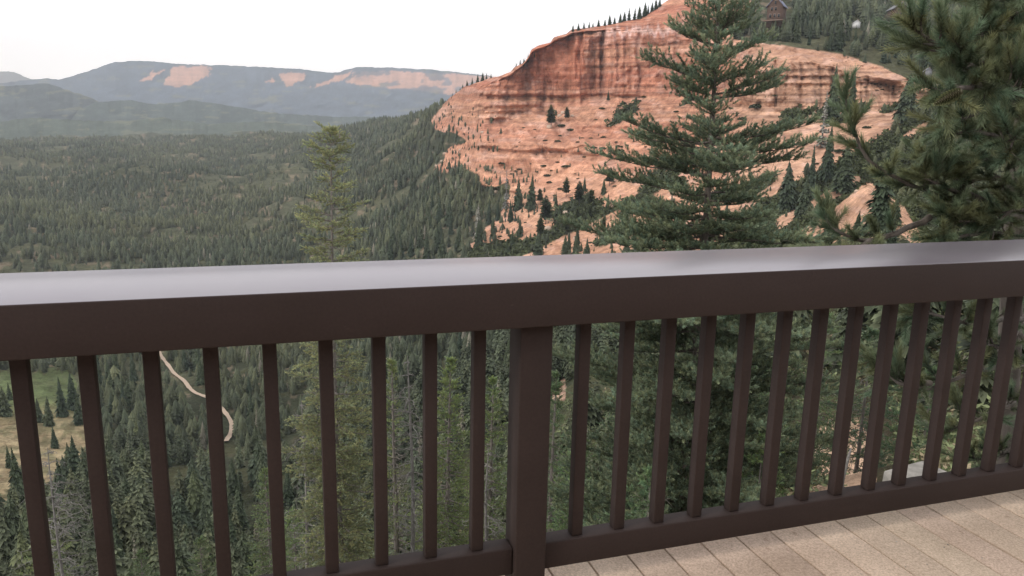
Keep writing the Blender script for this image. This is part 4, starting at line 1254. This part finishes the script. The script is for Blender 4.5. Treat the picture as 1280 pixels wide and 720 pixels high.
t7 = PD
B = [
    # upper left reaching branches
    ([(1296, 150, 7), (1262, 112, 5.6), (1220, 82, 5.0), (1188, 56, 4.7), (1158, 30, 4.5)], dict(twigs=22, spread=.26)),
    ([(1262, 112, 5.6), (1220, 105, 5.0), (1188, 112, 4.6), (1168, 118, 4.4)], dict(twigs=12, spread=.20)),
    ([(1296, 60, 7), (1260, 20, 5.8), (1230, -5, 5.2), (1195, -20, 4.9)], dict(twigs=20, spread=.30)),
    ([(1296, 20, 7), (1270, 10, 6.0), (1240, 35, 5.4), (1212, 40, 5.2)], dict(twigs=16, spread=.28)),
    ([(1296, 110, 7), (1270, 75, 5.8), (1235, 70, 5.4), (1200, 85, 5.0), (1175, 70, 4.8)], dict(twigs=18, spread=.26)),
    ([(1296, 170, 7), (1262, 140, 6), (1225, 135, 5.4), (1195, 150, 5.0)], dict(twigs=18, spread=.26)),
    ([(1296, 220, 7), (1270, 175, 6.2), (1240, 165, 5.6), (1208, 170, 5.2)], dict(twigs=16, spread=.26)),
    ([(1296, 90, 7), (1290, 60, 6.2), (1275, 30, 5.8), (1262, -5, 5.6)], dict(twigs=16, spread=.3)),
    ([(1310, 140, 6.5), (1300, 120, 5.6), (1280, 110, 5.2), (1255, 90, 5.0)], dict(twigs=16, spread=.3)),
    ([(1310, 240, 6.5), (1300, 200, 5.6), (1280, 180, 5.2), (1262, 190, 5.0)], dict(twigs=14, spread=.26)),
    ([(1320, 60, 6.5), (1310, 20, 5.6), (1290, 0, 5.2), (1270, -20, 5.0)], dict(twigs=12, spread=.3)),
    # long middle branches reaching to the left
    ([(1294, 275, 7), (1250, 262, 6.4), (1210, 255, 6.0), (1170, 240, 5.7), (1130, 218, 5.5), (1092, 205, 5.4), (1070, 165, 5.3), (1058, 125, 5.3)], dict(twigs=13, spread=.18, tl=.2, tone=1.05, start=.45)),
    ([(1210, 255, 6.0), (1180, 232, 5.7), (1155, 220, 5.5)], dict(twigs=8, spread=.2)),
    ([(1250, 262, 6.4), (1215, 235, 6.0), (1195, 215, 5.8), (1170, 205, 5.6)], dict(twigs=16, spread=.24)),
    ([(1294, 290, 7), (1250, 275, 6.2), (1205, 280, 5.8), (1165, 270, 5.6)], dict(twigs=22, spread=.26, tone=.9)),
    ([(1294, 300, 7), (1255, 295, 6.2), (1215, 300, 5.8), (1180, 305, 5.6)], dict(twigs=16, spread=.22, tone=.9)),
    ([(1165, 270, 5.6), (1130, 285, 5.4), (1090, 300, 5.2), (1050, 290, 5.1), (1030, 262, 5.1)], dict(twigs=10, spread=.16, tl=.2, start=.3)),
    ([(1090, 300, 5.2), (1068, 308, 5.1), (1045, 312, 5.1)], dict(twigs=8, spread=.16)),
    # below the rail
    ([(1292, 400, 7), (1250, 400, 6.2), (1210, 410, 5.8), (1170, 400, 5.6), (1140, 395, 5.5)], dict(twigs=20, spread=.26, tone=.9)),
    ([(1292, 460, 7), (1250, 455, 6.4), (1205, 470, 6.0), (1165, 480, 5.8), (1130, 470, 5.7)], dict(twigs=20, spread=.28, tone=.85)),
    ([(1292, 500, 7), (1255, 510, 6.4), (1225, 530, 6.2), (1190, 540, 6.0)], dict(twigs=16, spread=.26, tone=.85)),
    ([(1292, 380, 7), (1260, 430, 6.4), (1245, 440, 6.2), (1225, 430, 6.0)], dict(twigs=12, spread=.26, tone=.85)),
    ([(1292, 540, 7), (1262, 560, 6.4), (1235, 575, 6.2), (1215, 572, 6.0)], dict(twigs=12, spread=.24, tone=.8)),
    ([(1165, 480, 5.8), (1145, 490, 5.7), (1125, 480, 5.6), (1108, 462, 5.6)], dict(twigs=10, spread=.2, tone=.85)),
    ([(1312, 100, 7), (1285, 90, 6.2), (1255, 60, 5.9), (1222, 50, 5.7)], dict(twigs=18, spread=.34)),
    ([(1312, 150, 7), (1285, 150, 6.2), (1250, 120, 5.9), (1215, 118, 5.7)], dict(twigs=18, spread=.34)),
    ([(1312, 200, 7), (1285, 205, 6.2), (1250, 195, 5.9), (1210, 200, 5.8)], dict(twigs=18, spread=.34)),
    ([(1312, 240, 7), (1285, 240, 6.2), (1250, 225, 6.0), (1200, 240, 5.9)], dict(twigs=16, spread=.32)),
    ([(1312, 40, 7), (1285, 35, 6.2), (1250, 12, 5.9), (1215, 10, 5.7)], dict(twigs=18, spread=.34)),
    ([(1312, 280, 7), (1288, 265, 6.2), (1262, 255, 6.0), (1235, 280, 5.9)], dict(twigs=14, spread=.3)),
    # right of the frame and above, so that the tree is whole
    ([(1300, -80, 7), (1360, -60, 6.5), (1430, -40, 6.2)], dict(twigs=16, spread=.34)),
    ([(1300, 100, 7), (1370, 120, 6.5), (1440, 110, 6.2)], dict(twigs=16, spread=.34)),
    ([(1300, 260, 7), (1370, 270, 6.5), (1440, 250, 6.2)], dict(twigs=16, spread=.34)),
    ([(1300, -200, 7), (1250, -160, 6.5), (1200, -120, 6.2)], dict(twigs=18, spread=.34)),
]
for pts, kw in B:
    kw['twigs'] = max(5, int(kw['twigs'] * .95)); kw['spread'] = kw.get('spread', .3) * .72; kw['tl'] = kw.get('tl', .26) * .82
    pine_branch(pts, **kw)
for pts in ([(1296, 262, 7), (1270, 232, 6.8), (1240, 242, 6.6), (1215, 232, 6.5)], [(1294, 280, 7), (1262, 274, 6.7), (1238, 262, 6.5)], [(1292, 440, 7), (1262, 400, 6.6), (1240, 402, 6.5), (1232, 430, 6.4)]):
    p = np.array([at(*q) for q in pts]); wood.tube(p - g, np.linspace(.02, .006, len(p)), 6)
TC = np.array(TC)[:, None] * np.array([[.190, .220, .128]]) * (1 + (rp.random((len(TC), 1)) - .5) * np.array([[.5, .15, -.1]]))
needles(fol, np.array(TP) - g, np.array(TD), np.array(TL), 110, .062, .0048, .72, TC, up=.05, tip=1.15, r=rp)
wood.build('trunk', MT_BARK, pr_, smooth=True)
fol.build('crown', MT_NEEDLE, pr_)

# the cone hanging in it
m, nt, b = mat('cone_scale', .6, .4)
vc = N(nt, 'ShaderNodeVertexColor', layer_name='Col'); nt.links.new(vc.outputs[0], b.inputs['Base Color'])
MT_CONE = m
ctop = at(1202, 114, 4.3); ctip = at(1168, 130, 4.25)
ax = ctip - ctop; CL = float(np.linalg.norm(ax)); ax = ax / CL
cb = MB(); cr0 = CL * .21
s1_ = norm(np.cross(ax, [0, 0, 1.])); s2_ = np.cross(ax, s1_)
cb.tube(np.array([ctop, ctop + ax * CL * .5, ctip]) - g, [cr0 * .5, cr0 * .6, .004], 8, c=(.05, .04, .02))
for k in range(110):
    f = k / 110; a = k * 2.39996
    w_ = cr0 * math.sin(math.pi * min(1, .18 + .80 * f)) ** .7
    o_ = math.cos(a) * s1_ + math.sin(a) * s2_; q_ = np.cross(ax, o_)
    p0 = ctop + ax * CL * f + o_ * w_ * .4 - g
    tip_ = p0 + o_ * w_ * .75 + ax * CL * .055
    wd = w_ * .42 + .002
    md = p0 + o_ * w_ * .45 + ax * CL * .01
    cb.add([p0, md - q_ * wd, tip_ - q_ * wd * .3, tip_ + q_ * wd * .3, md + q_ * wd], q=[(0, 1, 2, 4)], t=[(2, 3, 4)], c=np.array([(.06, .07, .03), (.10, .12, .05), (.42, .42, .22), (.42, .42, .22), (.10, .12, .05)]))
cb.build('cone', MT_CONE, pr_)

# ------------------------------------------------------------------ grey slab near the deck, seen through the balusters
m, nt, b = mat('grey_stone', .9, .2)
n = noise(nt, 9, 6)
nt.links.new(ramp(nt, n, [(.3, (.17, .16, .14)), (.7, (.30, .28, .25))]), b.inputs['Base Color']); bump(nt, b, n, .4, .02)
p = at(1152, 592, 9.0)
sl = MB().box((-.34, -.22, -.22), (.34, .22, 0))
o = sl.build('stone_block', m, bevel=.02); o.location = p; o.rotation_euler = (0.03, .02, .5)
tag(o, 'pale grey stone block on the ground behind the balusters', 'stone')
pst = MB().box((-.09, -.09, -3), (.09, .09, -.222)).build('post', m, o)

# ------------------------------------------------------------------ the deck
DR = empty('deck_railing', (0, 0, 0), 0)
# rail axes: x along the rail, y outwards
DR.rotation_euler = (0, 0, 0)
ca, sa = math.cos(RAIL_YAW), math.sin(RAIL_YAW)
deck_mat = Matrix(((ca, -sa, 0, 0), (sa, ca, 0, 0), (0, 0, 1, CAM_Z), (0, 0, 0, 1)))
DR.matrix_world = deck_mat
tag(DR, 'dark brown painted deck railing with broad flat handrail and square balusters', 'railing')

m, nt, b = mat('brown_paint', .62, .16)
tc = N(nt, 'ShaderNodeTexCoord')
n1 = noise(nt, 6, 5, .6, stretch=(.3, 1, 1)); n2 = noise(nt, 120, 4, .6)
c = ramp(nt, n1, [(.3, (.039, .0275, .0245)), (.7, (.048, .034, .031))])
c = mixcol(nt, c, ramp(nt, n2, [(.3, (.9, .9, .9)), (.7, (1.08, 1.08, 1.08))]), 1.0, 'MULTIPLY')
nt.links.new(c, b.inputs['Base Color']); sc_ = noise(nt, 55, 3, .8, stretch=(.25, 1, 1))
c = mixcol(nt, c, (.11, .085, .075), ramp(nt, sc_, [(.70, (0, 0, 0)), (.80, (.5, .5, .5))]))
nt.links.new(c, b.inputs['Base Color']); bump(nt, b, n2, .22, .002)
MT_PAINT = m
m, nt, b = mat('handrail_sheen', .3, .6)
n1 = noise(nt, 2.2, 5, .6, stretch=(.5, 1.5, 1)); n2 = noise(nt, 90, 4, .6); n3 = noise(nt, 1.1, 3, .5)
c = ramp(nt, n1, [(.3, (.108, .086, .108)), (.7, (.130, .105, .130))])  # brown paint lifted to lavender grey, sky sheen put into the colour
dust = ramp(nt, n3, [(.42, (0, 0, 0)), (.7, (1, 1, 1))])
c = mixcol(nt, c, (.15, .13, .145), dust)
nt.links.new(c, b.inputs['Base Color'])
rr_ = ramp(nt, n1, [(.3, (.36, .36, .36)), (.7, (.42, .42, .42))]); nt.links.new(rr_, b.inputs['Roughness'])
b.inputs['Coat Weight'].default_value = .6; b.inputs['Coat Roughness'].default_value = .22; b.inputs['Coat IOR'].default_value = 1.6
bump(nt, b, n2, .05, .001)
MT_CAP = m

h, w_, a_, d_ = .4149, .4061, .1288, 1.9163
d2, w2, hb, bb = 1.9676, .0435, 1.2361, .0874
JOIN = .775
for k, (xa, xb, dz, dy) in enumerate(((-5.6, 6.4, 0, 0),)):
    hr = MB().box((xa, d_ + dy, -h - a_ + dz), (xb, d_ + w_ + dy, -h + dz), c=(1, 1, 1)).build('handrail', MT_CAP, DR, bevel=.004)
    me = hr.data; me.materials.append(MT_PAINT)
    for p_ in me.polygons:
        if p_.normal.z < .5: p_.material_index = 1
# posts
PXS = [.6684 - 2.3, .6684, .6684 + 2.35, .6684 - 4.6, .6684 + 4.7]
pw, pd_ = .0957, .1013
for x in PXS:
    MB().box((x, 1.9467, -1.62), (x + pw, 1.9467 + pd_, -h - a_ + .0005)).build('post', MT_PAINT, DR, bevel=.004)
# bottom rails between posts
sx = sorted(PXS)
zb0, zb1 = -hb - bb, -hb
for x0, x1 in zip([-5.6] + [x + pw for x in sx], sx + [6.4]):
    if x1 - x0 > .2: MB().box((x0 + .001, d2, zb0), (x1 - .001, d2 + .064, zb1)).build('bottom_rail', MT_PAINT, DR, bevel=.005)
bw = .0355
xs_b = [-.5757 + .14 * k for k in range(-26, 9)] + [.8621 + .14 * k for k in range(0, 36)]
for x in xs_b:
    if any(p_ - bw - .012 < x < p_ + pw + .012 for p_ in PXS): continue
    if not -3.0 < x < 5.2: continue
    jx = random.gauss(0, .0012)
    MB().box((x + jx, 1.9816, zb1 + .0005), (x + bw + jx, 1.9816 + bw, -h - a_ - .0005)).build('baluster', MT_PAINT, DR, bevel=.0025)

# deck boards
DK = empty('deck_floor', (0, 0, 0)); DK.matrix_world = deck_mat
tag(DK, 'tan textured deck boards running out to the railing', 'floor', kind='structure')
m, nt, b = mat('deck_board', .85, .25)
tc = N(nt, 'ShaderNodeTexCoord'); oi = N(nt, 'ShaderNodeVertexColor', layer_name='Col')
n1 = noise(nt, 3.0, 6, .65); n2 = noise(nt, 150, 5, .7); n3 = noise(nt, 38, 6, .75, stretch=(1, .5, 1)); n4 = noise(nt, 1.3, 3, .5)
c = ramp(nt, n1, [(.25, (.50, .390, .295)), (.55, (.59, .465, .362)), (.8, (.65, .525, .415))])
c = mixcol(nt, c, ramp(nt, n2, [(.3, (.62, .60, .58)), (.7, (1.28, 1.28, 1.28))]), 1.0, 'MULTIPLY')
c = mixcol(nt, c, ramp(nt, n3, [(.29, (.60, .54, .50)), (.40, (1, 1, 1))]), 1.0, 'MULTIPLY')
c = mixcol(nt, c, ramp(nt, n4, [(.32, (.84, .82, .80)), (.6, (1.04, 1.04, 1.04))]), 1.0, 'MULTIPLY')
c = mixcol(nt, c, oi.outputs[0], 1.0, 'MULTIPLY')
nt.links.new(c, b.inputs['Base Color']); 
n5 = N(nt, 'ShaderNodeMath', operation='ADD'); nt.links.new(n2, n5.inputs[0]); nt.links.new(n3, n5.inputs[1])
bump(nt, b, n5.outputs[0], .5, .004)
MT_BOARD = m
hd = 1.3894
bdm = MB()
x = 1.9424 + .0 - .14 * 40
k = 0
while x < 7.2:
    tn = .9 + .2 * random.random()
    bdm.box((x + .0036, -3.2, -hd - .035), (x + .14 - .0036, 1.9467 + .16, -hd + random.gauss(0, .0006)), c=(tn, tn * random.uniform(.98, 1.02), tn))
    x += .14
bd_o = bdm.build('board', MT_BOARD, DK, bevel=.002)
m2 = flat('joist', (.03, .022, .018))
MB().box((-5.6, 1.9467 - .02, -hd - .27), (7.2, 1.9467 + .12, -hd - .040)).build('beam', m2, DK)
MB().box((-5.6, -3.2, -hd - .25), (7.2, 1.92, -hd - .045)).build('joist_frame', m2, DK)

# unseen cabin wall and eave, added behind the camera to shade the railing
m4 = flat('shade_wall_siding', (.10, .065, .045))
wl = MB().box((-6.5, -3.42, -hd - 2.0), (7.8, -3.22, 1.9))
for k in range(17):
    wl.box((-6.5, -3.22, -hd + k * .19), (7.8, -3.205 + .012, -hd + k * .19 + .17))
wl.box((-6.9, -3.6, 1.9), (8.2, -2.2, 2.02))
cw = wl.build('wall', m4); cw.matrix_world = deck_mat
tag(cw, 'unseen brown timber wall added behind the deck to shade the railing', 'wall', kind='structure')

# crumbs of grit and needles on the boards
m3 = flat('grit', (.10, .08, .06), c2=(.55, .5, .45))
gm = MB()
for _ in range(420):
    x, y = random.uniform(.9, 4.2), random.uniform(.1, 1.93)
    s = random.uniform(.0012, .0042) * (1.5 if random.random() < .06 else 1)
    ang = random.random() * 3.14
    v = np.array([(math.cos(ang + k * 1.2566) * s * random.uniform(.6, 1.3), math.sin(ang + k * 1.2566) * s * random.uniform(.6, 1.3), 0) for k in range(5)] + [(0, 0, s * .9)])
    tris = [(k, (k + 1) % 5, 5) for k in range(5)]
    gm.add(v + [x, y, -hd + .0015], t=tris)
gr = gm.build('grit', m3); gr.matrix_world = deck_mat
tag(gr, 'scattered grit and specks lying on the tan deck boards', 'grit', kind='stuff')

# remove prototypes that stand nowhere
for lst in protos.values():
    for r_ in lst:
        for ch in list(r_.children): bpy.data.objects.remove(ch)
        bpy.data.objects.remove(r_)

# ------------------------------------------------------------------ air: thin haze filling the valley
hz = MB().box((-16000, -2000, -1500), (16000, 15000, 1300)).build('haze', MT_ROAD)
m = bpy.data.materials.new('haze'); m.use_nodes = True; nt = m.node_tree; nt.nodes.clear()
out = nt.nodes.new('ShaderNodeOutputMaterial'); vs = nt.nodes.new('ShaderNodeVolumeScatter')
vs.inputs['Color'].default_value = (.84, .92, 1, 1); vs.inputs['Density'].default_value = 6.5e-5; vs.inputs['Anisotropy'].default_value = 0.0
nt.links.new(vs.outputs[0], out.inputs['Volume'])
hz.data.materials.clear(); hz.data.materials.append(m)
tag(hz, 'thin pale haze in the air over the valley', 'haze', kind='stuff')

# ------------------------------------------------------------------ light
SUN_EL, SUN_AZ = 36.0, -122.0      # soft light from the left, high
world = bpy.data.worlds.new('World'); scene.world = world; world.use_nodes = True
nt = world.node_tree; bg = nt.nodes['Background']
sky = nt.nodes.new('ShaderNodeTexSky'); sky.sky_type = 'NISHITA'; sky.sun_disc = False
sky.sun_elevation = R(SUN_EL); sky.sun_rotation = R(SUN_AZ); sky.altitude = 2700; sky.dust_density = 4; sky.air_density = 1.0; sky.ozone_density = 1
mx = mixcol(nt, sky.outputs[0], (10.6, 10.6, 10.9), .9)
nt.links.new(mx, bg.inputs[0]); bg.inputs[1].default_value = .14
sun = bpy.data.lights.new('sun', 'SUN'); sun.energy = 1.5; sun.angle = R(11); sun.color = (1, .93, .85)
so = bpy.data.objects.new('sun', sun); col.objects.link(so)
az, el = R(SUN_AZ), R(SUN_EL)
dirv = Vector((math.sin(az) * math.cos(el), math.cos(az) * math.cos(el), math.sin(el)))
so.rotation_euler = dirv.to_track_quat('Z', 'Y').to_euler()
so.location = (0, 0, 50)

scene.view_settings.view_transform = 'Standard'; scene.view_settings.look = 'None'; scene.view_settings.exposure = 0
scene.cycles.use_denoising = True
scene.cycles.max_bounces = 5; scene.cycles.diffuse_bounces = 2; scene.cycles.glossy_bounces = 2; scene.cycles.transmission_bounces = 2
scene.cycles.volume_bounces = 0; scene.cycles.transparent_max_bounces = 4
scene.render.resolution_x = 1024; scene.render.resolution_y = 576
